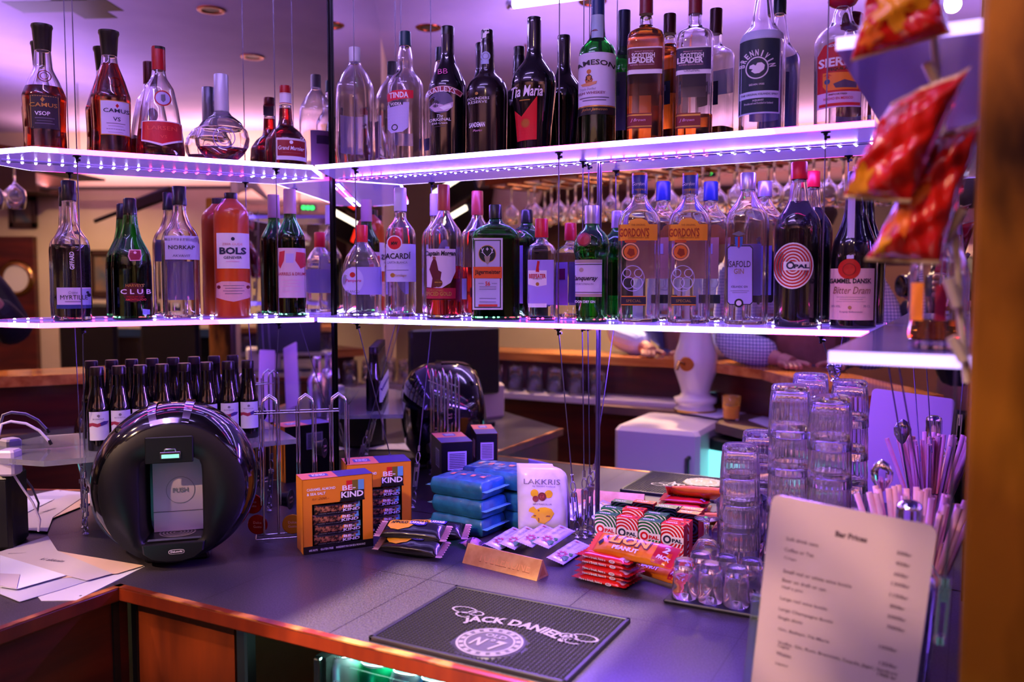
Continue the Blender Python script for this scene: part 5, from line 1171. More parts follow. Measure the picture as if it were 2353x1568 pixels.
def glass_stack(px, Y, ytop, n, names, h=.085, rx=0, lean=0):
    global tum_me
    p = at_plane(px, 1100, (0, Y, 0), (0, 1, 0)); zt = at_plane(px, ytop, (0, Y, 0), (0, 1, 0)).z; pitch = (zt - ZC - h) / (n - 1)
    for i in range(n):
        z = ZC + i * pitch + h
        if tum_me is None:
            tum_me = empty('drinking_glass', (p.x, Y, z), 0, names[i], 'glass', 'upturned tumblers in stacks', rot=(pi, 0, 0)); TM.build('glass_wall', tum_me)
        else: copy_tree(tum_me, (p.x + lean * i, Y + .0008 * (i % 2), z), 0, names[i], rot=(pi, 0, .2 * i))
def nm(stack, n):
    w_ = ['lowest', 'second', 'third', 'fourth', 'topmost'] if n == 5 else ['lowest', 'second', 'third', 'topmost']
    return ['upturned ribbed tumbler, %s in the stack %s' % (x, stack) for x in w_]
glass_stack(1812, 1.462, 884, 5, nm('behind the price list corner', 5))
glass_stack(1908, 1.44, 909, 5, nm('between the tallest stack and the pink straws', 5), lean=-.0006)
glass_stack(1702, 1.485, 1022, 4, nm('behind the short wide tumbler', 4), lean=-.0005)
p = at_z(1697, 1292, ZC); e = empty('whisky_glass', p, 0, 'wide upright whisky tumbler with thick base beside the upturned stemmed glass', 'glass'); TM2 = tumbler_mesh(.112, .036, .0405, .03, 0); TM2.build('glass_wall', e)
p = at_z(1622, 1300, ZC); e = empty('stemmed_glass', p, 0, 'small stemmed glass standing upside down behind the shot glasses', 'glass')
b = MB(); b.lathe([(0, .018), (.010, .0235), (.030, .0245), (.046, .015), (.054, .0045), (.066, .004), (.078, .006), (.084, .021), (.0855, .0215), (.087, .004)], CLEARV, n=36, cap0=False); b.lathe([(0, .0168), (.010, .0222), (.030, .0230), (.044, .012), (.047, .001)][::-1], CLEARV, n=36, cap0=False, cap1=False); b.build('glass_wall', e)
tb = at_z(1634, 1385, ZC); tr = empty('drip_tray', (-.337, 1.345, ZC), 0, 'small black rubber tray under the shot glasses', 'tray')
b = MB(); b.box((0, 0, .003), (.15, .115, .006), RUB, bev=.002); b.build('tray_body', tr)
SG = tumbler_mesh(.060, .0165, .0205, .014, 0, 36, .002); sg0 = None
fr_ = [(1573, 1372), (1632, 1381), (1692, 1391)]
labs = ['shot glass turned upside down, left end of the front row on the black tray', 'shot glass turned upside down, middle of the front row on the black tray', 'shot glass turned upside down, right end of the front row on the black tray',
        'shot glass turned upside down, left in the back row on the black tray', 'shot glass turned upside down, middle of the back row on the black tray', 'shot glass turned upside down, right in the back row beside the menu']
pts = [at_z(x, y, ZC + .006) for x, y in fr_]; pts += [p + Vector((.012, .047, 0)) for p in pts]
for i, p in enumerate(pts):
    if sg0 is None: sg0 = empty('shot_glass', (p.x, p.y, p.z + .060), 0, labs[i], 'shot glass', 'shot glasses on the tray', rot=(pi, 0, 0)); SG.build('glass_wall', sg0)
    else: copy_tree(sg0, (p.x, p.y, p.z + .060), 0, labs[i], rot=(pi, 0, i))
# ---- straws, bar spoon, shaker
sp = at_plane(2100, 1200, (0, 1.30, 0), (0, 1, 0)); e = empty('straw_tumbler', (sp.x, 1.30, ZC), 0, 'glass beaker full of pink paper straws behind the price list', 'beaker')
b = tumbler_mesh(.105, .030, .036, .008, 0); b.build('glass_wall', e)
rnd = random.Random(4); STR = noise_mat('pink_straw', 'ffb4c4', 'ffccd6', (60, 60, 60), .4); st0 = None; stc = 0
for i in range(34):
    a = rnd.random() * 2 * pi; rr = .006 + .020 * sqrt(rnd.random()); tl = rnd.uniform(.08, .34); L = .20
    bx, by = rr * cos(a) * .6, rr * sin(a) * .6
    pos = (sp.x + bx, 1.30 + by, ZC + .010 + rnd.random() * .006)
    rot = Vector((cos(a) * sin(tl), sin(a) * sin(tl), cos(tl))).to_track_quat('Z', 'Y').to_euler()
    if st0 is None:
        b = MB(); b.lathe([(0, .0042), (L, .0042), (L, .0034), (0, .0034)], STR, n=12, cap0=False, cap1=False)
        b.p_rect(lambda u, v, l=1: (.0043 * sin(u / .0043), -.0043 * cos(u / .0043), v), -.0006, 0, .0006, L, P('d86880'), 1, 2, 1)
        st0 = b.build('drinking_straw'); tag(st0, 'pink drinking straw with a thin red stripe, in the bunch behind the price list', 'drinking straw', 'pink straws in the beaker'); st0.location = pos; st0.rotation_euler = rot
    else:
        c_ = st0.copy(); COL.objects.link(c_); c_.location = pos; c_.rotation_euler = rot
ps = at_plane(2026, 1100, (0, 1.35, 0), (0, 1, 0)); e = empty('bar_spoon', (ps.x, 1.35, ZC), 0, 'long steel bar spoon with its bowl up, left of the pink straws', 'spoon')
zt = at_plane(2026, 1056, (0, 1.35, 0), (0, 1, 0)).z - ZC
b = MB(); b.tube([(.030, .01, .004), (.012, .0, zt * .5), (0, 0, zt - .048)], .0018, STEEL, 8); b.build('handle', e)
b = MB(); b.lathe([(0, .002), (.006, .008), (.018, .0145), (.030, .0155), (.042, .010), (.047, .002)], CHROME, c=(0, 0, zt - .048), n=24, sy=.28); b.build('spoon_bowl', e)
pk = at_plane(2089, 1200, (0, 1.17, 0), (0, 1, 0)); zt = at_plane(2089, 1152, (0, 1.17, 0), (0, 1, 0)).z - ZC; e = empty('cocktail_shaker', (pk.x, 1.17, ZC), 0, 'steel cocktail shaker cap rising behind the price list in front of the straws', 'cocktail shaker')
b = MB(); b.lathe([(0, .026), (.004, .029), (zt * .55, .036), (zt * .60, .036), (zt * .72, .022)], CHROME, n=32); b.build('shaker_body', e)
b = MB(); b.lathe([(zt * .72, .0155), (zt - .010, .0155), (zt - .004, .0145), (zt, .009)], CHROME, n=28); b.build('shaker_cap', e)

# ---- price list on the near edge
ML = at_plane(1775, 1135, (0, 1.0, 0), (0, 1, 0)); MR = at_plane(2155, 1210, (0, 1.0, 0), (0, 1, 0)); dv = MR - ML; mwid = dv.length; roll = atan2(dv.z, dv.x); mh = .272
top_c = (ML + MR) / 2
cen = top_c + Matrix.Rotation(-roll * -1, 3, 'Y') @ Vector((0, 0, 0))
dn = Vector((sin(roll) , 0, -cos(roll))) ; base = top_c + dn * mh
e = empty('price_list', top_c + dn * mh / 2, 0, 'laminated white bar price list standing at the front right of the counter', 'price list', rot=(0, -roll, 0))
LAM = mat('laminated_paper', 'c8b2be', .28, coat=.6)
b = MB(); cr_ = .010; pts = []
for (sx, sy, a0) in ((1, 1, 0), (-1, 1, pi / 2), (-1, -1, pi), (1, -1, 3 * pi / 2)):
    for j in range(5): a = a0 + j * pi / 8; pts.append((sx * (mwid / 2 - cr_) + cr_ * cos(a), sy * (mh / 2 - cr_) + cr_ * sin(a)))
b.prism(pts, -.0006, .0006, LAM, Matrix.Rotation(pi / 2, 4, 'X'))
INK2 = P('4a3648'); INK3 = P('5c4658'); fm = flatmap(0, -.0006, 0)
def mtxt(st, px, py, w_px, h_px, m, bold=0, right=False):
    q = at_plane(px, py, (0, 1.0, 0), (0, 1, 0)) - e.location; R_ = Matrix.Rotation(roll, 3, 'Y'); q = R_ @ q; kk = depth(e.location) / F
    w_ = w_px * kk; b.p_text(fm, st, q.x + (w_ / 2 if not right else -w_ / 2), q.z, w_, h_px * kk, m, 1, bold)
mtxt('Bar Prices', 1920, 1226, 68, 14, INK2, .04)
q0 = None
for st, x, y, w_ in (('Soft drink cans', 1807, 1233, 72), ('Coffee or Tea', 1803, 1258, 66), ('Crisps', 1802, 1280, 28), ('Small red or white wine bottle', 1800, 1302, 152), ('Beer on draft or can', 1798, 1326, 98), ('Half a pint', 1797, 1346, 48), ('Large red wine bottle', 1793, 1368, 106),
                     ('Large Champagne Bottle', 1790, 1392, 122), ('Single shots', 1788, 1415, 56), ('Gin, Baileys, Tia Maria', 1788, 1438, 116), ('Vodka, Gin, Rum, Brennivin, Tequila, Jäger, Sambuca', 1787, 1460, 262), ('Cognac', 1787, 1482, 28), ('Whiskies', 1784, 1498, 34), ('Liqueur', 1782, 1522, 30)):
    mtxt(st, x, y + w_ * .06, w_, 9 if 'g' not in st else 10, INK3, .015)
for st, x, y, w_ in (('500kr', 2095, 1277, 30), ('450kr', 2092, 1301, 30), ('650kr', 2088, 1326, 30), ('1300kr', 2091, 1350, 38), ('1150kr', 2087, 1376, 38), ('850kr', 2079, 1400, 30), ('5000kr', 2082, 1426, 38), ('7000kr', 2080, 1450, 38), ('1000kr', 2062, 1496, 38), ('1350kr', 2062, 1534, 38), ('1900 kr', 2060, 1560, 40)):
    mtxt(st, x, y, w_, 9, INK3, .02, True)
b.build('sheet', e)
b = MB(); ACR = mat('acrylic', 'd8f0f0', .03, 0, .95, 1.45); b.box((-mwid / 2 - .004, .002, -.06), (.010, .006, mh * .55), ACR, bev=.0008); b.build('acrylic_edge', e)
b = MB(); zb = base.z; b.box((-.004, .022, -mh / 2 + .001), (mwid * .5, .05, .003), ACR); b.build('acrylic_foot', e)

# ---- papers on the left arm of the counter
PAP = mat('white_paper', 'b8b8cc', .6); PAPB = mat('cream_paper', 'c4a8a0', .6)
def sheet(name, pts, z, m, lab, txt=None, hole=False, curl=0):
    P3 = [at_z(x, y, z) for x, y in pts]; c = sum(P3, Vector()) / len(P3); e = empty(name, (c.x, c.y, z), 0, lab, 'paper', 'papers on the left counter')
    b = MB(); b.prism([(p.x - c.x, p.y - c.y) for p in P3], -.0007, 0, m)
    if txt:
        mp = topmap(0)
        for (st, px, py, w_, h_, r_) in txt:
            q = at_z(px, py, z) - c; b.p_text(mp, st, q.x, q.y, w_, h_, P('4a4458'), 1, .01, rot=r_)
    if hole: q = at_z(*hole, z) - c; b.p_disc(topmap(0), q.x, q.y, .0022, K, 1, 12)
    b.build('leaf', e)
sheet('paper_sheet', [(95, 1381), (175, 1380), (333, 1302), (250, 1300), (60, 1340)], ZC + .0009, PAP, 'loose white sheet at the bottom of the paper heap, reaching to the coffee machine', hole=(185, 1370))
sheet('paper_sheet', [(45, 1383), (140, 1355), (285, 1308), (215, 1290), (0, 1320), (0, 1365)], ZC + .0022, mat('paper_lilac', 'a4a4c4', .5), 'long lilac-grey sheet in the middle of the paper heap')
sheet('envelope', [(60, 1262), (128, 1266), (330, 1300), (270, 1318), (120, 1330)], ZC + .0034, PAPB, 'cream envelope half under the printed slip')
sheet('printed_slip', [(0, 1268), (110, 1232), (132, 1266), (258, 1318), (200, 1334), (60, 1300), (0, 1300)], ZC + .0046, mat('paper_print', 'b0a8b8', .55), 'printed slip with handwriting on the paper heap',
      txt=[('Reikningur', 40, 1272, .03, .004, .7), ('k1 alldunim', 122, 1288, .05, .012, .2)])
sheet('folded_paper', [(0, 1276), (152, 1322), (38, 1354), (0, 1348)], ZC + .0062, mat('paper_bright', 'c4c8e8', .5), 'bright white folded paper on top of the heap at the left edge')
sheet('paper_flap', [(0, 1318), (46, 1320), (38, 1353), (0, 1346)], ZC + .0074, mat('paper_shade', 'a8a0b8', .6), 'small folded flap at the left edge of the counter')
# black speaker with white power adapter on it
sk = at_z(-40, 1262, ZC); e = empty('speaker', (sk.x - .01, sk.y + .03, ZC), radians(38), 'black speaker standing at the left edge of the picture on the counter', 'speaker')
hsp = .142
b = MB(); b.box((0, 0, hsp / 2), (.10, .11, hsp), BLACKP, bev=.006); b.build('cabinet', e)
b = MB(); b.box((0, -.0555, hsp / 2), (.088, .003, hsp - .016), mat('speaker_cloth', '101014', .9), bev=.001); b.build('grille', e)
# ---- white power adapter and its cables, on the speaker
pc = at_plane(22, 1032, (sk.x + .03, sk.y, 0), (sin(azm), -cos(azm), 0))
e = empty('power_adapter', (pc.x, pc.y, ZC + hsp + .0), radians(30), 'white power adapter with cable on top of the black speaker', 'adapter')
b = MB(); b.box((0, 0, .024), (.030, .036, .048), mat('white_plastic', 'c8c0dc', .35), bev=.004); b.build('adapter_body', e)
b = MB(); wp = mat('white_plastic')
def pt(x, y, dd=0):
    q = at_plane(x, y, (pc.x, pc.y, 0), (sin(azm), -cos(azm), 0)); q = EYEV + (q - EYEV) * (1 + dd); return Matrix.Rotation(-radians(30), 3, 'Z') @ (q - e.location)
b.tube([pt(-6, 1010), pt(4, 975), pt(25, 969), pt(60, 974), (pt(90, 990)), pt(114, 1016)], .0028, wp, 8); b.tube([pt(112, 1012), pt(118, 1022)], .0032, BLACKP, 8)
b.build('cable', e)
b = MB(); b.tube([pt(22, 1052), pt(34, 1095), pt(50, 1120), pt(75, 1155), pt(92, 1195), (pt(88, 1222))], .0022, wp, 8); b.tube([pt(22, 1048), pt(30, 1082)], .0042, wp, 8); b.build('lower_cable', e)

# ---- hanging crisp packets
CR_R = noise_mat('red_crisp_foil', 'a80c14', 'c81c14', (14, 14, 14), .2, bump=.5, detail=3, coat=.5, bdist=.012)
CR_S = mat('packet_seal', 'b89a7c', .35, .3); CR_Y = P('d88c1c', .25); CR_O = P('d8641c', .25)
def crisp(quad, Yp, th, lab, spl, seed, name='crisp_packet', tilt=0, sealm=None):
    Q = [at_plane(x, y, (0, Yp, 0), (tilt, 1, 0)) for x, y in quad]; c = sum(Q, Vector()) / 4
    e = empty(name, c, 0, lab, 'crisp packet', 'red crisp packets hanging on a strip')
    TL, TR, BR_, BL = [q - c for q in Q]; nn = (TR - TL).cross(BL - TL).normalized()
    if nn.y > 0: nn = -nn
    rnd = random.Random(seed); ph = [rnd.random() * 6 for _ in range(8)]; N = 30
    def S(s, t, sg, l=0):
        x = max(0, 1 - abs(2 * s - 1) ** 2.6); y = max(0, 1 - abs((2 * t - 1) / .93) ** 3) if abs(2 * t - 1) < .93 else 0
        p = TL * (1 - s) * (1 - t) + TR * s * (1 - t) + BR_ * s * t + BL * (1 - s) * t
        f = (x * y) ** .5; pin = 1 - .06 * sin(pi * t)
        p = p + ((TL * (1 - t) + BL * t) + (TR * (1 - t) + BR_ * t)) / 2 * (1 - pin) - p * (1 - pin)
        wv = (sin(9 * s + ph[0] + 5 * t) * .3 + sin(14 * t + ph[1] + 8 * s) * .35 + sin(23 * s - 17 * t + ph[2]) * .22 + sin(31 * t + 11 * s + ph[3]) * .13)
        return p + nn * (sg * (th * f * (1 + .28 * wv) + .0005) + .004 * wv * (1 - f * .5) + .0004 * l)
    b = MB(); vs = [S(i / N, j / N, sg) for sg in (1, -1) for j in range(N + 1) for i in range(N + 1)]; n = (N + 1) ** 2; f1 = []; f2 = []
    for j in range(N):
        for i in range(N):
            a = j * (N + 1) + i; L_ = f2 if (j < 1 or j >= N - 1) else f1
            L_.append((a, a + N + 1, a + N + 2, a + 1)); L_.append((n + a, n + a + 1, n + a + N + 2, n + a + N + 1))
    for k_ in range(N): 
        a = k_ * (N + 1); f1.append((a, n + a, n + a + N + 1, a + N + 1)); a += N; f1.append((a, a + N + 1, n + a + N + 1, n + a))
        f2.append((k_, k_ + 1, n + k_ + 1, n + k_)); a = N * (N + 1) + k_; f2.append((a, n + a, n + a + 1, a + 1))
    b.add(vs, f1, CR_R, True); b.add(vs, f2, sealm or CR_S, True)
    mp = lambda u, v, l=1: tuple(S(u, v, 1, l + 1))
    for (cx_, cy_, r, m, sd) in spl:
        rn = random.Random(sd); pts = []
        K_ = 26
        for k_ in range(K_):
            a = 2 * pi * k_ / K_; rr = r * (1 + .38 * sin(5 * a + sd) + .15 * rn.uniform(-1, 1)); pts.append((cx_ + rr * cos(a), cy_ - rr * sin(a)))
        vs = [mp(cx_, cy_, 1)]; fs = []; R_ = 5
        for q_ in range(1, R_ + 1): vs += [mp(min(max(cx_ + (x - cx_) * q_ / R_, .01), .99), min(max(cy_ + (y - cy_) * q_ / R_, .04), .96), 1) for x, y in pts]
        for k_ in range(K_):
            fs.append((0, 1 + k_, 1 + (k_ + 1) % K_))
            for q_ in range(R_ - 1): a = 1 + q_ * K_; fs.append((a + k_, a + K_ + k_, a + K_ + (k_ + 1) % K_, a + (k_ + 1) % K_))
        b.add(vs, fs, m, True)
    b.build('foil_bag', e); return e
crisp([(1998, -70), (2160, -60), (2186, 78), (1953, 142)], .86, .016, 'red and orange crisp packet at the top right, hanging highest', [(.42, .48, .30, CR_Y, 2), (.2, .8, .12, CR_O, 3)], 3)
crisp([(2045, 235), (2232, 152), (2090, 468), (1935, 455)], .84, .020, 'red crisp packet hanging in the middle of the strip, tilted to the left', [(.25, .86, .17, CR_Y, 4), (.32, .25, .10, P('c87aa0', .2), 5)], 5, tilt=.3)
crisp([(2135, 318), (2264, 272), (2160, 610), (1986, 600)], .88, .020, 'dark red crisp packet hanging lowest on the strip with an orange star', [(.30, .55, .22, CR_O, 6), (.2, .85, .10, CR_Y, 7)], 8, tilt=.2)
# beige hanging strip with clips
def np_(x, y, Y): return at_plane(x, y, (0, Y, 0), (0, 1, 0))
o_ = np_(2150, 300, .90); e = empty('hanging_strip', o_, 0, 'thin beige plastic strip with clips that carries the red crisp packets', 'display strip')
BEI = mat('beige_plastic', 'c8b49c', .4)
b = MB(); b.tube([np_(x, y, .905) - o_ for x, y in ((2140, -40), (2146, 100), (2160, 250), (2180, 420), (2196, 560), (2204, 700), (2222, 880))], .0034, BEI, 8); b.build('strip', e)
for (x, y, x2, y2) in ((2130, 145, 2150, 190), (2178, 640, 2200, 705), (2186, 775, 2215, 830), (2215, 480, 2165, 560)):
    b = MB(); b.tube([np_(x, y, .893) - o_, np_(x2, y2, .895) - o_], .0048, BEI, 8); b.build('clip', e)
# ---- glass-door cooler under the counter
e = empty('glass_door_cooler', (-.62, 1.24, 0), 0, 'lit glass door cooler with cans under the front edge of the counter', 'fridge')
COOL = mat('cooler_light', 'd8fff8', .4, emit='b8fff0', es=16); DK = mat('dark_void')
Xl = at_plane(720, 1520, (0, .985, 0), (0, 1, 0)).x; Xr = Xl + .62; cxx = (Xl + Xr) / 2
e.location = (cxx, 1.23, 0); hw_ = (Xr - Xl) / 2
b = MB(); b.box((0, .24, .44), (2 * hw_, .02, .80), DK); b.box((-hw_ + .01, 0, .44), (.02, .48, .80), DK); b.box((hw_ - .01, 0, .44), (.02, .48, .80), DK); b.box((0, 0, .05), (2 * hw_, .48, .02), DK); b.box((0, .0, .870), (2 * hw_, .48, .010), DK); b.build('cabinet', e)
b = MB(); b.box((-hw_ + .008, -.243, .44), (.012, .012, .80), mat('alu_frame', 'a8b8bc', .25, 1), bev=.002); b.box((hw_ - .008, -.243, .44), (.014, .012, .80), mat('alu_frame'), bev=.002); b.build('door_frame', e)
b = MB(); b.box((0, -.240, .44), (2 * hw_ - .03, .004, .79), mat('cooler_glass', 'f4ffff', .0, 0, 1, 1.05)); b.build('door_glass', e)
b = MB(); b.box((0, -.195, .8625), (2 * hw_ - .06, .05, .005), COOL); b.build('light_bar', e)
b = MB(); b.box((0, -.05, .704), (2 * hw_ - .05, .34, .006), mat('wire_shelf', 'a0a8a8', .3, 1)); b.build('rack_shelf', e)
can0 = {}
for i, (x, col, nm_) in enumerate(((790, 'b8c0c4', 'silver'), (870, '10b070', 'bright green'), (945, '8890a0', 'grey'), (1010, '1c5a8c', 'blue'))):
    q = at_plane(x, 1520, (0, 1.035, 0), (0, 1, 0)); zt = .76
    e2 = empty('drink_can', (q.x, 1.035, .7075), 0, '%s drink can in the lit cooler under the counter edge' % nm_, 'drink can', 'cans in the cooler')
    b = MB(); b.lathe([(0, .024), (.008, .032), (.11, .032), (.124, .027)], mat('can_' + col, col, .25, .7), n=32, cap1=False)
    b.p_text(lambda u, v, l=1: (.0325 * sin(u / .0325), -.0325 * cos(u / .0325), v), 'LIGHT', 0, .09, .03, .008, W, 1, .02); b.build('can_body', e2)
    b = MB(); b.lathe([(.124, .027), (.127, .0262), (.1265, .0245), (.123, .0235), (.1232, .001)], mat('can_lid', 'd8dce0', .2, .9), n=28, cap0=False); b.box((0, .004, .1245), (.008, .016, .001), STEEL); b.build('lid', e2)

# thin cables by the side shelves
def thin(label, pts, Y, r=.0011, buckle=None):
    P3 = [at_plane(x, y, (0, Yq, 0), (0, 1, 0)) for (x, y, Yq) in pts]; o = P3[0]; e = empty('steel_cable', o, 0, label, 'cable', 'steel cables holding the side shelves')
    b = MB(); b.tube([p - o for p in P3], r, CABLE, 6); b.build('wire', e)
    if buckle:
        a, c = [at_plane(x, y, (0, Yq, 0), (0, 1, 0)) - o for (x, y, Yq) in buckle]; b = MB()
        for s in (-1, 1): b.tube([a + Vector((s * .004, 0, 0)), c + Vector((s * .004, 0, 0))], .0017, STEEL, 6)
        b.lathe([(-.004, .006), (.004, .006)], STEEL, c=a, n=6); b.lathe([(-.004, .006), (.004, .006)], STEEL, c=c, n=6); b.tube([a, a + (c - a) * .35], .0024, STEEL, 6); b.build('turnbuckle', e)
thin('thin slanting steel cable behind the pink straws, the left one', [(2042, 845, 1.30), (2092, 1140, 1.42)], 0)
thin('thin slanting steel cable behind the pink straws, the right one', [(2066, 845, 1.22), (2118, 1140, 1.38)], 0)
thin('steel cable with turnbuckle right of the price list, close to the brass post', [(2197, 832, .945), (2186, 1170, .95), (2172, 1330, .955)], 0, .0016, [(2172, 1335, .955), (2160, 1470, .955)])
# ================================================================== the room seen in the mirrors
def R_at(x, y, Y): return mirror_hit(x, y, 'R', (0, Y, 0), (0, 1, 0))
def R_z(x, y, z): return mirror_hit(x, y, 'R', (0, 0, z), (0, 0, 1))
def L_at(x, y, X): return mirror_hit(x, y, 'L', (X, 0, 0), (1, 0, 0))
# ---- raised customer bar: polyline
BZ = 1.09
WOODB = noise_mat('bar_top_wood', 'a8581c', 'd88a3a', (4, 30, 30), .25, coat=.6); PURP = noise_mat('violet_panel', '8c84c8', '9a92d4', (3, 3, 3), .5)
pA, pB, pC, pD = (-2.35, -.42), (-.98, -.42), (-.56, -.12), (-.17, .52)
line_ = [pA, pB, pC, pD]
def offs(line, w):
    out = []
    for i, p in enumerate(line):
        a = Vector(line[max(i - 1, 0)]); c = Vector(line[min(i + 1, len(line) - 1)]); d = (c - a).normalized(); n = Vector((-d.y, d.x)); out.append((p[0] + n.x * w, p[1] + n.y * w))
    return out
t = empty('customer_bar', (0, 0, 0), 0, 'customer side bar with glossy orange wooden top, seen reflected below the lower shelf', 'bar')
b = MB(); b.prism(offs(line_, .13) + offs(line_, -.13)[::-1], BZ - .035, BZ, WOODB); b.build('bar_top', t)
b = MB(); b.prism(offs(line_, .03) + offs(line_, -.05)[::-1], 0, BZ - .035, REDW); b.build('bar_front', t)
b = MB(); Ls = offs([pC, pD], .034); Ms = offs([pC, pD], .042)
l0 = Vector(Ls[0]).lerp(Vector(Ls[1]), .42); m0 = Vector(Ms[0]).lerp(Vector(Ms[1]), .42)

# ---- lower working counter beside it
WC = [(-1.35, -.29), (-1.35, -.16), (-.795, -.16), (-.795, .06), (-.50, .30), (-.30, .42), (-.42, .14), (-.66, -.20)]
t = empty('work_counter', (0, 0, 0), 0, 'lower brown work counter in front of the customer bar, holding the beer glass', 'counter')
b = MB(); BRW = noise_mat('brown_worktop', '5c4438', '6c5242', (6, 6, 6), .35); b.prism(WC[::-1], .868, .9, BRW); b.build('worktop', t)
# ---- white appliance and lit cooler below the work counter
p = R_z(1465, 985, .86)
q0 = R_z(1468, 958, .84); q1 = R_z(1640, 985, .84)
t = empty('glass_washer', (-.96, .04, 0), 0, 'white glass washer under the work counter, seen in the right mirror', 'appliance')
b = MB(); b.box((0, 0, .445), (.31, .38, .89), mat('white_enamel', 'd4c8c4', .3), bev=.015); b.build('washer_body', t)
b = MB(); b.tube([(.12, .19, .60), (.12, .215, .60), (.12, .215, .80), (.12, .19, .80)], .008, BLACKP, 8); b.build('handle', t)
t = empty('bottle_cooler', (-.64, .05, 0), radians(24), 'black bottle cooler with lit glass door beside the white washer', 'fridge')
b = MB(); b.box((0, 0, .425), (.30, .22, .85), BLACKP, bev=.006); b.build('cabinet', t)
b = MB(); b.box((-.02, .112, .44), (.22, .006, .74), mat('cooler_door_light', '9affee', .3, emit='7cf0e0', es=.8)); b.build('lit_door', t)
for i in range(4):
    z = .16 + .16 * i; e = empty('cooler_bottle', (0, 0, 0), 0)
    bpy.data.objects.remove(e)
b = MB(); b.tube([(.12, .112, .20), (.12, .135, .22), (.12, .135, .62), (.12, .112, .64)], .007, CHROME, 8); b.build('handle', t)
# beer glass, papers, terminal
def put(px, py, z=.9): return R_z(px, py, z)
p = put(1680, 965); e = empty('beer_glass', (p.x, p.y, .9), 0, 'small tumbler of amber beer standing on a white paper', 'glass')
b = MB(); b.lathe([(0, .027), (.002, .028), (.088, .034), (.088, .032), (.010, .026), (.009, .001)], CLEAR, n=32, cap1=False); b.build('glass_wall', e)
b = MB(); b.lathe([(.006, .0286), (.052, .0318)], mat('beer', 'f0a030', .2), n=32); b.build('beer', e)
def rsheet(pts, z, lab, name='paper_sheet', col='d0c8d8'):
    P3 = [R_z(x, y, z) for x, y in pts]; c = sum(P3, Vector()) / len(P3); e = empty(name, c, 0, lab, 'paper')
    b = MB(); b.prism([(q.x - c.x, q.y - c.y) for q in P3], 0, .0012, mat('rp_' + col, col, .6)); b.build('leaf', e)
rsheet([(1566, 948), (1640, 940), (1752, 944), (1648, 962)], .9005, 'white paper under the beer glass on the work counter')
rsheet([(1720, 966), (1780, 950), (1770, 985)], .9005, 'folded white napkin on the work counter beside the tumbler stack', 'napkin')
p = put(1632, 932); e = empty('card_terminal', (p.x, p.y, .9), radians(-30), 'dark card payment terminal with pale blue screen near the beer tap', 'payment terminal')
b = MB(); b.box((0, 0, .025), (.085, .15, .045), BLACKP, rot=Matrix.Rotation(radians(12), 3, 'X'), bev=.006); b.build('terminal_body', e)
b = MB(); b.box((0, .035, .056), (.06, .04, .002), mat('blue_screen', '9ac8d8', .3, emit='9ad0e8', es=.5), rot=Matrix.Rotation(radians(12), 3, 'X')); b.build('screen', e)
# ceramic beer tap tower on the bar
p = R_at(1598, 905, -.19); e = empty('beer_tap_tower', (p.x, p.y, .9), 0, 'white ceramic beer tap tower with golden emblem, seen under the middle of the lower shelf', 'beer tap')
zt = R_at(1598, 745, -.19).z - .9; CER = mat('white_ceramic', 'e0d4c8', .12, coat=.5)
b = MB(); b.lathe([(0, .075), (.012, .080), (.018, .072), (.030, .070), (.036, .082), (.055, .082), (.062, .060), (.075, .055), (.10, .062), (.16, .082), (.22, .084), (.27, .066), (zt + .02, .052), (zt + .10, .056), (zt + .14, .03)], CER, n=40); b.build('tower_body', e)
b = MB()
b.lathe([(0, .030), (.006, .026)], mat('gold_emblem', 'c87a28', .3, .6), n=16, M=Matrix.Translation((-.012, .079, .19)) @ Matrix.Rotation(-pi / 2, 4, 'X')); b.build('emblem', e)
b = MB(); b.lathe([(-.004, .083), (.004, .083)], mat('brass_ring', 'c89a50', .2, 1), c=(0, 0, .006), n=40, cap0=False, cap1=False); b.build('brass_ring', e)
b = MB(); b.tube([(-.02, .08, .19), (-.035, .11, .20), (-.04, .12, .17)], .007, mat('brass_ring'), 8); b.build('spout', e)
# row of upturned glasses on a white ledge behind
t = empty('glass_ledge', (0, 0, 0), 0, 'long pale ledge under the customer bar with upturned glasses on it', 'shelf')
a_ = R_at(1190, 915, -.30); c_ = R_at(1560, 935, -.30)
b = MB(); b.box((-1.9, -.31, .905), (1.75, .16, .03), mat('pale_ledge', 'cdbfb4', .4), bev=.004); b.build('ledge', t)
hg = None
for j in range(2):
    for i in range(13):
        x = -2.6 + i * .098 + j * .045; y = -.34 + j * .075
        lb = 'upturned glass in the %s row on the pale ledge under the wooden bar top' % ('back' if j == 0 else 'front')
        if hg is None:
            hg = empty('beer_glass', (x, y, .9205), 0, lb, 'glass', 'upturned glasses on the ledge, back row')
            b = MB(); b.lathe([(0, .036), (.10, .030), (.112, .029), (.112, .002), (.104, .002), (.098, .027), (0, .034)], CLEAR, n=20, cap0=False, cap1=False); b.build('glass_wall', hg)
        else: copy_tree(hg, (x, y, .9205), 0, lb, 'upturned glasses on the ledge, %s row' % ('back' if j == 0 else 'front'))
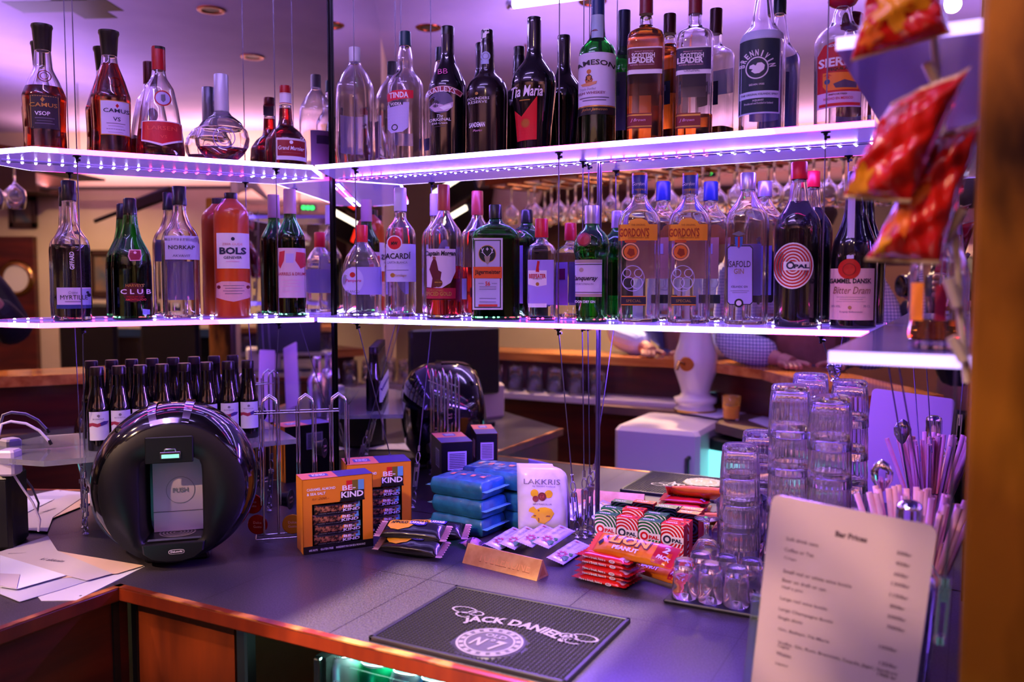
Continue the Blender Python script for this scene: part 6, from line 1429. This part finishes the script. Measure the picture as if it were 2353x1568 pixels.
# hanging glass rack above the bar
RK = mat('copper_rack', '8a4a24', .3, .8)
t = empty('glass_rack', (-1.0, -.25, 1.86), 0, 'copper coloured hanging rack with rows of stemmed glasses above the customer bar', 'rack', rot=(0, 0, radians(18)))
b = MB(); LR = 2.0
for y in (-.16, .16): b.box((0, y, 0), (LR, .02, .03), RK, bev=.003)
for i in range(19): b.tube([(-LR / 2 + .03 + i * .107, -.16, -.02), (-LR / 2 + .03 + i * .107, .16, -.02)], .006, RK, 6)
for x in (-.9, 0, .9): b.tube([(x, 0, 0), (x, 0, CEIL - 1.86 - .002)], .005, RK, 6); b.box((x, 0, 0), (.02, .32, .02), RK)
b.build('rack_frame', t)
wg = None; Rz = Matrix.Rotation(radians(18), 3, 'Z')
for j in range(3):
    for i in range(13):
        p = Vector((-1.0, -.25, 1.835)) + Rz @ Vector((-.88 + i * .146, -.11 + j * .11, 0))
        lb = 'stemmed glass hanging upside down from the copper rack, %s row' % ['rear', 'middle', 'front'][j]
        gp = 'stemmed glasses on the copper rack, %s row' % ['rear', 'middle', 'front'][j]
        if wg is None:
            wg = empty('wine_glass', p, 0, lb, 'wine glass', gp)
            b = MB(); b.lathe([(.002, .034), (0, .034), (-.004, .006), (-.075, .004), (-.085, .012), (-.105, .033), (-.13, .037), (-.17, .030), (-.17, .028), (-.13, .035), (-.105, .031), (-.088, .010), (-.084, .001)], CLEARV, n=18, cap0=False, cap1=False); b.build('glass_wall', wg)
        else: copy_tree(wg, p, 0, lb, gp)
# pale sculpture and two bright screens
t = empty('pale_carving', R_at(1195, 500, -1.6), 0, 'large pale carved figure hanging in the room, reflected between the rum and herbal bottles', 'sculpture')
PC = noise_mat('pale_plaster', 'd8c0a8', 'c0a48c', (8, 8, 8), .6)
b = MB()
b.tube([(.22, 0, .42), (.10, .02, .30), (.0, .03, .16), (-.05, .02, 0), (-.02, 0, -.16), (.03, 0, -.30)], [.05, .10, .15, .13, .09, .04], PC, 14); b.build('carving_body', t)
b = MB(); b.tube([(.08, .02, .30), (-.10, .02, .40), (-.26, .0, .34), (-.30, 0, .20)], [.05, .05, .04, .015], PC, 10); b.build('horn', t)
b = MB(); b.tube([(.15, .02, .36), (.34, .02, .42), (.46, .0, .30)], [.06, .045, .015], PC, 10); b.build('horn', t)
for (x, y, w_, h_, lb) in ((1045, 440, .34, .16, 'bright tilted screen with red glow hanging behind the rum bottle, upper one'), (1040, 520, .34, .16, 'bright tilted screen with red glow hanging behind the rum bottle, lower one')):
    p = R_at(x, y, -1.4); t = empty('wall_screen', p, 0, lb, 'screen', 'two tilted screens', rot=(0, radians(-22), radians(8)))
    b = MB(); b.box((0, 0, 0), (w_, .03, h_), BLACKP, bev=.01); b.build('bezel', t)
    b = MB(); b.box((0, .0165, .052), (w_ * .9, .003, .03), mat('screen_glow', 'fff0d8', .4, emit='ffeccc', es=2.2)); b.box((-.12, .0165, -.02), (.05, .003, .08), mat('screen_red', 'ff2010', .4, emit='ff2818', es=1)); b.build('display', t)
# green exit diodes
p = R_at(1616, 397, -2.4); t = empty('indicator_light', p, 0, 'three small green lights in a row above the navy-capped bottles', 'indicator light')
b = MB()
b.box((0, -.01, 0), (.16, .02, .06), BLACKP)
for i in (-1, 0, 1): b.lathe([(0, .016), (.006, .012)], mat('green_led', '30ff60', .3, emit='30ff60', es=3), n=12, M=Matrix.Translation((i * .04, 0, 0)) @ Matrix.Rotation(-pi / 2, 4, 'X'))
b.build('diodes', t)
# dark soffit / wall cladding behind the glass rack
b = MB(); b.box((-2.0, Y0 + .06, 1.86), (3.4, .10, .62), mat('dark_panelling', '4a2c22', .5)); tag(b.build('trim_4'), kind='structure')
b = MB(); b.box((-.5, Y0 + .03, 1.1), (1.6, .05, 1.9), noise_mat('maroon_wall', '6a4038', '7a4c40', (3, 3, 3), .6)); tag(b.build('trim_5'), kind='structure')

# ---- left counter's back side: monitor, printers
e = empty('till_monitor', (-1.60, .52, .9), radians(-62), 'black till monitor on the left arm of the counter, seen in the mirrors', 'monitor')
b = MB(); b.box((0, 0, .22), (.36, .03, .24), BLACKP, bev=.006); b.build('monitor_case', e)
b = MB(); b.box((0, -.0165, .22), (.33, .003, .20), mat('dim_screen', '181c2c', .2, emit='3c50a0', es=.15)); b.build('screen', e)
b = MB(); b.box((0, .02, .06), (.05, .03, .12), BLACKP); b.box((0, .03, .008), (.2, .16, .016), BLACKP, bev=.004); b.build('stand', e)
e = empty('receipt_printer', (-1.62, .36, .9), radians(20), 'pale grey receipt printer with curling paper on the left counter, seen in the right mirror', 'printer')
b = MB(); b.box((0, 0, .065), (.15, .19, .13), mat('beige_case', 'a8988c', .45), bev=.01); b.build('printer_case', e)
b = MB(); b.box((.0, .06, .15), (.08, .002, .07), PAP, rot=Matrix.Rotation(radians(-20), 3, 'X')); b.build('receipt', e)
# ---- person in a checked shirt leaning on the bar
def person(loc, rz, lab, checked, shoot=False):
    o = empty('person', loc, rz, lab, 'person', None if shoot else 'people leaning on the customer bar')
    SK = noise_mat('skin', 'c08a70', 'b07c62', (20, 20, 20), .5); 
    sh = mat('black_jumper' if shoot else 'checked_shirt' if checked else 'pale_blue_shirt', 'a8a8c0', .7); N, L, bs = nodes(sh); tc = N.new('ShaderNodeTexCoord'); wv = N.new('ShaderNodeTexWave'); wv.inputs['Scale'].default_value = 26; wv.bands_direction = 'X'
    w2 = N.new('ShaderNodeTexWave'); w2.inputs['Scale'].default_value = 26; w2.bands_direction = 'Z'; mn = N.new('ShaderNodeMath'); mn.operation = 'MINIMUM'
    cr = N.new('ShaderNodeValToRGB'); cr.color_ramp.elements[0].color = (*lin('3a4a80'), 1); cr.color_ramp.elements[1].color = (*lin('d8d4dc'), 1); cr.color_ramp.elements[0].position = .05; cr.color_ramp.elements[1].position = .3
    L.new(tc.outputs['Object'], wv.inputs[0]); L.new(tc.outputs['Object'], w2.inputs[0]); L.new(wv.outputs[1], mn.inputs[0]); L.new(w2.outputs[1], mn.inputs[1]); L.new(mn.outputs[0], cr.inputs[0]); 
    if checked: L.new(cr.outputs[0], bs.inputs['Base Color'])
    else: bs.inputs['Base Color'].default_value = (*lin('141418' if shoot else 'b4c4e4'), 1)
    def skin(name, V, E_, R_, m, lvl=2, root=0):
        me = bpy.data.meshes.new(name); me.from_pydata(V, E_, []); ob = bpy.data.objects.new(name, me); COL.objects.link(ob); ob.parent = o
        ob.modifiers.new('s', 'SKIN'); sv = me.skin_vertices[0].data if me.skin_vertices else None
        if sv is None:
            bpy.context.view_layer.objects.active = ob; sv = me.skin_vertices[0].data
        for k_, r in enumerate(R_): sv[k_].radius = (r, r) if not hasattr(r, '__len__') else r; sv[k_].use_root = (k_ == root)
        md = ob.modifiers.new('u', 'SUBSURF'); md.levels = lvl; md.render_levels = lvl; me.materials.append(m); return ob
    # pelvis, waist, chest, neck base, neck, head; shoulders, elbows, wrists; hips, knees, ankles, toes
    V = [(0, 0, .95), (0, .04, 1.12), (0, .12, 1.32), (0, .17, 1.44), (0, .20, 1.50), (0, .22, 1.58), (0, .22, 1.68),
         (-.19, .16, 1.40), (-.30, .26, 1.16), (-.10, .40, 1.12), (.19, .16, 1.40), (.32, .28, 1.16), (.12, .42, 1.12),
         (-.10, -.01, .90), (-.11, .03, .50), (-.12, -.02, .08), (-.13, .12, .03), (.10, -.01, .90), (.11, .03, .50), (.12, -.02, .08), (.13, .12, .03)]
    HP = [(-.10, .41, 1.118), (.10, .41, 1.118)]
    if shoot: V[0:7] = [(0, 0, .95), (0, .0, 1.15), (0, .0, 1.36), (0, .0, 1.48), (0, .01, 1.54), (0, .02, 1.62), (0, .02, 1.72)]; V[7:13] = [(-.19, 0, 1.43), (-.26, .10, 1.18), (.02, .24, 1.34), (.19, 0, 1.43), (.33, .08, 1.18), (.235, .24, 1.35)]
    E_ = [(0, 1), (1, 2), (2, 3), (3, 4), (4, 5), (5, 6), (3, 7), (7, 8), (8, 9), (3, 10), (10, 11), (11, 12), (0, 13), (13, 14), (14, 15), (15, 16), (0, 17), (17, 18), (18, 19), (19, 20)]
    Rr = [(.16, .11), (.15, .10), (.17, .11), (.10, .08), (.055, .055), (.075, .09), (.06, .08), .065, .045, .028, .065, .045, .028, .085, .055, .042, .035, .085, .055, .042, .035]
    skin('body', V, E_, Rr, SK)
    V2 = [(0, 0, .98), (0, .04, 1.12), (0, .12, 1.32), (0, .165, 1.43), (-.19, .16, 1.40), (-.30, .26, 1.16), (-.12, .385, 1.135), (.19, .16, 1.40), (.32, .28, 1.16), (.14, .405, 1.135)]
    if shoot: V2 = [(0, 0, .98), (0, .0, 1.15), (0, .0, 1.36), (0, .0, 1.47), (-.19, 0, 1.43), (-.26, .10, 1.18), (-.02, .22, 1.32), (.19, 0, 1.43), (.33, .08, 1.18), (.25, .215, 1.32)]
    skin('shirt', V2, [(0, 1), (1, 2), (2, 3), (3, 4), (4, 5), (5, 6), (3, 7), (7, 8), (8, 9)], [(.18, .125), (.18, .125), (.20, .14), (.12, .10), .10, .075, .058, .10, .075, .058], sh)
    V3 = [(0, 0, .97), (-.10, -.01, .88), (-.11, .03, .50), (-.12, -.02, .10), (.10, -.01, .88), (.11, .03, .50), (.12, -.02, .10)]
    skin('trousers', V3, [(0, 1), (1, 2), (2, 3), (0, 4), (4, 5), (5, 6)], [(.165, .12), .10, .07, .06, .10, .07, .06], mat('dark_cloth', '1c2030', .8))
    b = MB(); b.lathe([(0, .085), (.04, .10), (.09, .09), (.125, .04)], mat('brown_hair', '2c1c14', .7), c=(0, .20, 1.62) if not shoot else (0, 0, 1.66), n=20); b.build('hair', o)
    for s in (-1, 1):
        b = MB()
        if shoot:
            hx = .235 if s > 0 else .02; q = -1 if s > 0 else 1
            b.tube([(hx, .24, 1.345), (hx, .265, 1.365), (hx + q * .008, .29, 1.39)], [.026, .028, .022], SK, 10)
            for f in range(4): z = 1.36 + f * .019; b.tube([(hx, .272, z), (hx + q * .004, .305, z + .002), (hx + q * .026, .326 - .003 * f, z + .002), (hx + q * .042, .322, z)], [.0095, .009, .008, .007], SK, 8)
            b.tube([(hx + q * .004, .262, 1.36), (hx + q * .026, .262, 1.372), (hx + q * .046, .268, 1.385)], [.011, .010, .0085], SK, 8); b.build('hand', o); continue
        b.tube([(s * .10, .41, 1.118), (s * .07, .45, 1.112)], [.028, .024], SK, 10)
        for f in range(4): x = s * (.045 + f * .016); b.tube([(x + s * .02, .455, 1.113), (x + s * .005, .485 + (.008 if f in (1, 2) else 0), 1.112), (x, .508 + (.008 if f in (1, 2) else 0), 1.102)], [.009, .0085, .007], SK, 8)
        b.tube([(s * .055, .44, 1.115), (s * .025, .46, 1.112), (s * .012, .475, 1.108)], [.011, .0095, .008], SK, 8); b.build('hand', o)
    b = MB()
    for s in (-1, 1): b.lathe([(0, .010), (.004, .006)], K, n=10, M=Matrix.Translation((s * .03, .305 if not shoot else .105, 1.63 if not shoot else 1.68)) @ Matrix.Rotation(-pi / 2, 4, 'X'))
    b.build('eyes', o); dy, dz = (-.20, .05) if shoot else (0, 0); b = MB(); b.tube([(0, .30 + dy, 1.63 + dz), (0, .325 + dy, 1.60 + dz), (0, .31 + dy, 1.59 + dz)], [.010, .014, .010], SK, 8); b.build('nose', o)
    return o
person((.02, -.42, 0), radians(57.2), 'person dressed in black holding up a camera, reflected at the left edge', False, True)
R57 = Matrix.Rotation(radians(57.2), 3, 'Z'); cq = Vector((.02, -.42, 1.395)) + R57 @ Vector((.135, .285, 0))
e = empty('photo_camera', cq, radians(57.2), 'black photo camera held up by the person dressed in black', 'camera')
b = MB(); b.box((0, 0, 0), (.13, .055, .085), BLACKP, bev=.01); b.box((0, 0, .05), (.045, .05, .025), BLACKP, bev=.006); b.build('camera_body', e)
b = MB(); b.lathe([(0, .036), (.05, .038), (.055, .036), (.05, .03), (.04, .001)], BLACKG, M=Matrix.Translation((0, .027, -.005)) @ Matrix.Rotation(-pi / 2, 4, 'X'), n=28); b.build('lens', e)
person((-.60, -.54, 0), radians(-14), 'person in a blue and white checked shirt leaning on the customer bar', True)
person((-1.10, -.80, 0), 0, 'person in a pale blue shirt leaning on the bar behind the beer tap', False)

# ================================================================== seen in the left mirror: door, pictures, window
XR = X1 - .001
def rect_on_wall(x0, y0, x1, y1):
    a = L_at(x0, y0, XR); c = L_at(x1, y1, XR); return a, c
def wallbox(b, a, c, t0, t1, m): b.box((X1 - (t0 + t1) / 2, (a.y + c.y) / 2, (a.z + c.z) / 2), (t1 - t0, abs(a.y - c.y), abs(a.z - c.z)), m)
a, c = rect_on_wall(-150, 545, 108, 1200); a.z, c.z = max(a.z, c.z), 0
b = MB(); wallbox(b, a, c, .0, .05, REDW); d1 = struct('door_1', b)
pp = L_at(48, 640, XR); b = MB(); b.lathe([(-.02, .10), (.0, .135), (.015, .13), (.015, .10)], mat('brass_ring'), n=32, M=Matrix.Translation((X1 - .052, pp.y, pp.z)) @ Matrix.Rotation(-pi / 2, 4, 'Y'), cap0=False, cap1=False)
b.lathe([(.001, .001), (.001, .10)], mat('porthole_glass', 'd8ccc0', .2), n=28, M=Matrix.Translation((X1 - .052, pp.y, pp.z)) @ Matrix.Rotation(-pi / 2, 4, 'Y'), cap0=False, cap1=False)
o = b.build('porthole', d1)
b = MB(); a, c = rect_on_wall(-150, 385, 150, 452); wallbox(b, a, c, .01, .35, mat('dark_panelling')); tag(b.build('trim_6'), kind='structure')
for (x0, y0, x1, y1, lb) in ((22, 452, 88, 524, 'gold framed picture reflected at the far left under the upper shelf'), (205, 575, 285, 682, 'dark framed picture reflected behind the tall green bottles')):
    a, c = rect_on_wall(x0, y0, x1, y1); e = empty('framed_picture', (X1, (a.y + c.y) / 2, (a.z + c.z) / 2), 0, lb, 'picture'); w_, h_ = abs(a.y - c.y), abs(a.z - c.z)
    b = MB()
    for s in (-1, 1): b.box((-.015, s * (w_ / 2 - .02), 0), (.03, .04, h_), mat('frame_wood', '3c2414', .4), bev=.004); b.box((-.015, 0, s * (h_ / 2 - .02)), (.03, w_, .04), mat('frame_wood'), bev=.004)
    b.build('frame', e); b = MB(); b.box((-.006, 0, 0), (.008, w_ - .06, h_ - .06), noise_mat('picture_print', '8a6a48', '4a5a60', (9, 9, 9), .5)); b.build('print', e)
a, c = rect_on_wall(190, 770, 505, 1010); b = MB(); wallbox(b, a, c, .0, .02, mat('night_window', '0c0c14', .1, coat=.5)); w1 = struct('window_1', b)
b = MB(); m_ = mat('blue_frame', '1c3450', .4); hh_ = .05
wallbox(b, Vector((0, a.y - .02, a.z + hh_)), Vector((0, c.y + .02, a.z - .01)), .0, .05, m_); b.build('window_frame', w1)
for (x, y, lb) in ((285, 900, 'dark high-backed chair by the window, reflected above the wine bottles, left one'), (350, 890, 'dark high-backed chair by the window, reflected above the wine bottles, right one')):
    p = L_at(x, y, 2.3); e = empty('bar_chair', (2.3, p.y + (.22 if 'right' in lb else -.12), 0), radians(90), lb, 'chair', 'dark chairs by the window')
    b = MB(); b.box((0, 0, .74), (.40, .40, .05), mat('dark_leather', '15100e', .4), bev=.02); b.build('seat', e)
    b = MB(); b.box((0, .19, 1.02), (.38, .05, .50), mat('dark_leather'), bev=.02); b.build('backrest', e)
    for sx in (-1, 1):
        for sy in (-1, 1): b = MB(); b.box((sx * .17, sy * .17, .36), (.035, .035, .72), mat('frame_wood')); b.build('leg', e)
p = L_at(305, 475, 1.6); e = empty('ceiling_paddle', (1.6, p.y, p.z), 0, 'dark wooden paddle hanging on the beige wall, reflected above the green bottle', 'decoration', rot=(radians(20), 0, 0))
b = MB(); b.tube([(0, -.24, 0), (0, .0, 0)], .012, mat('frame_wood'), 8); b.box((0, .12, 0), (.03, .26, .07), mat('frame_wood'), bev=.012); b.build('paddle', e)
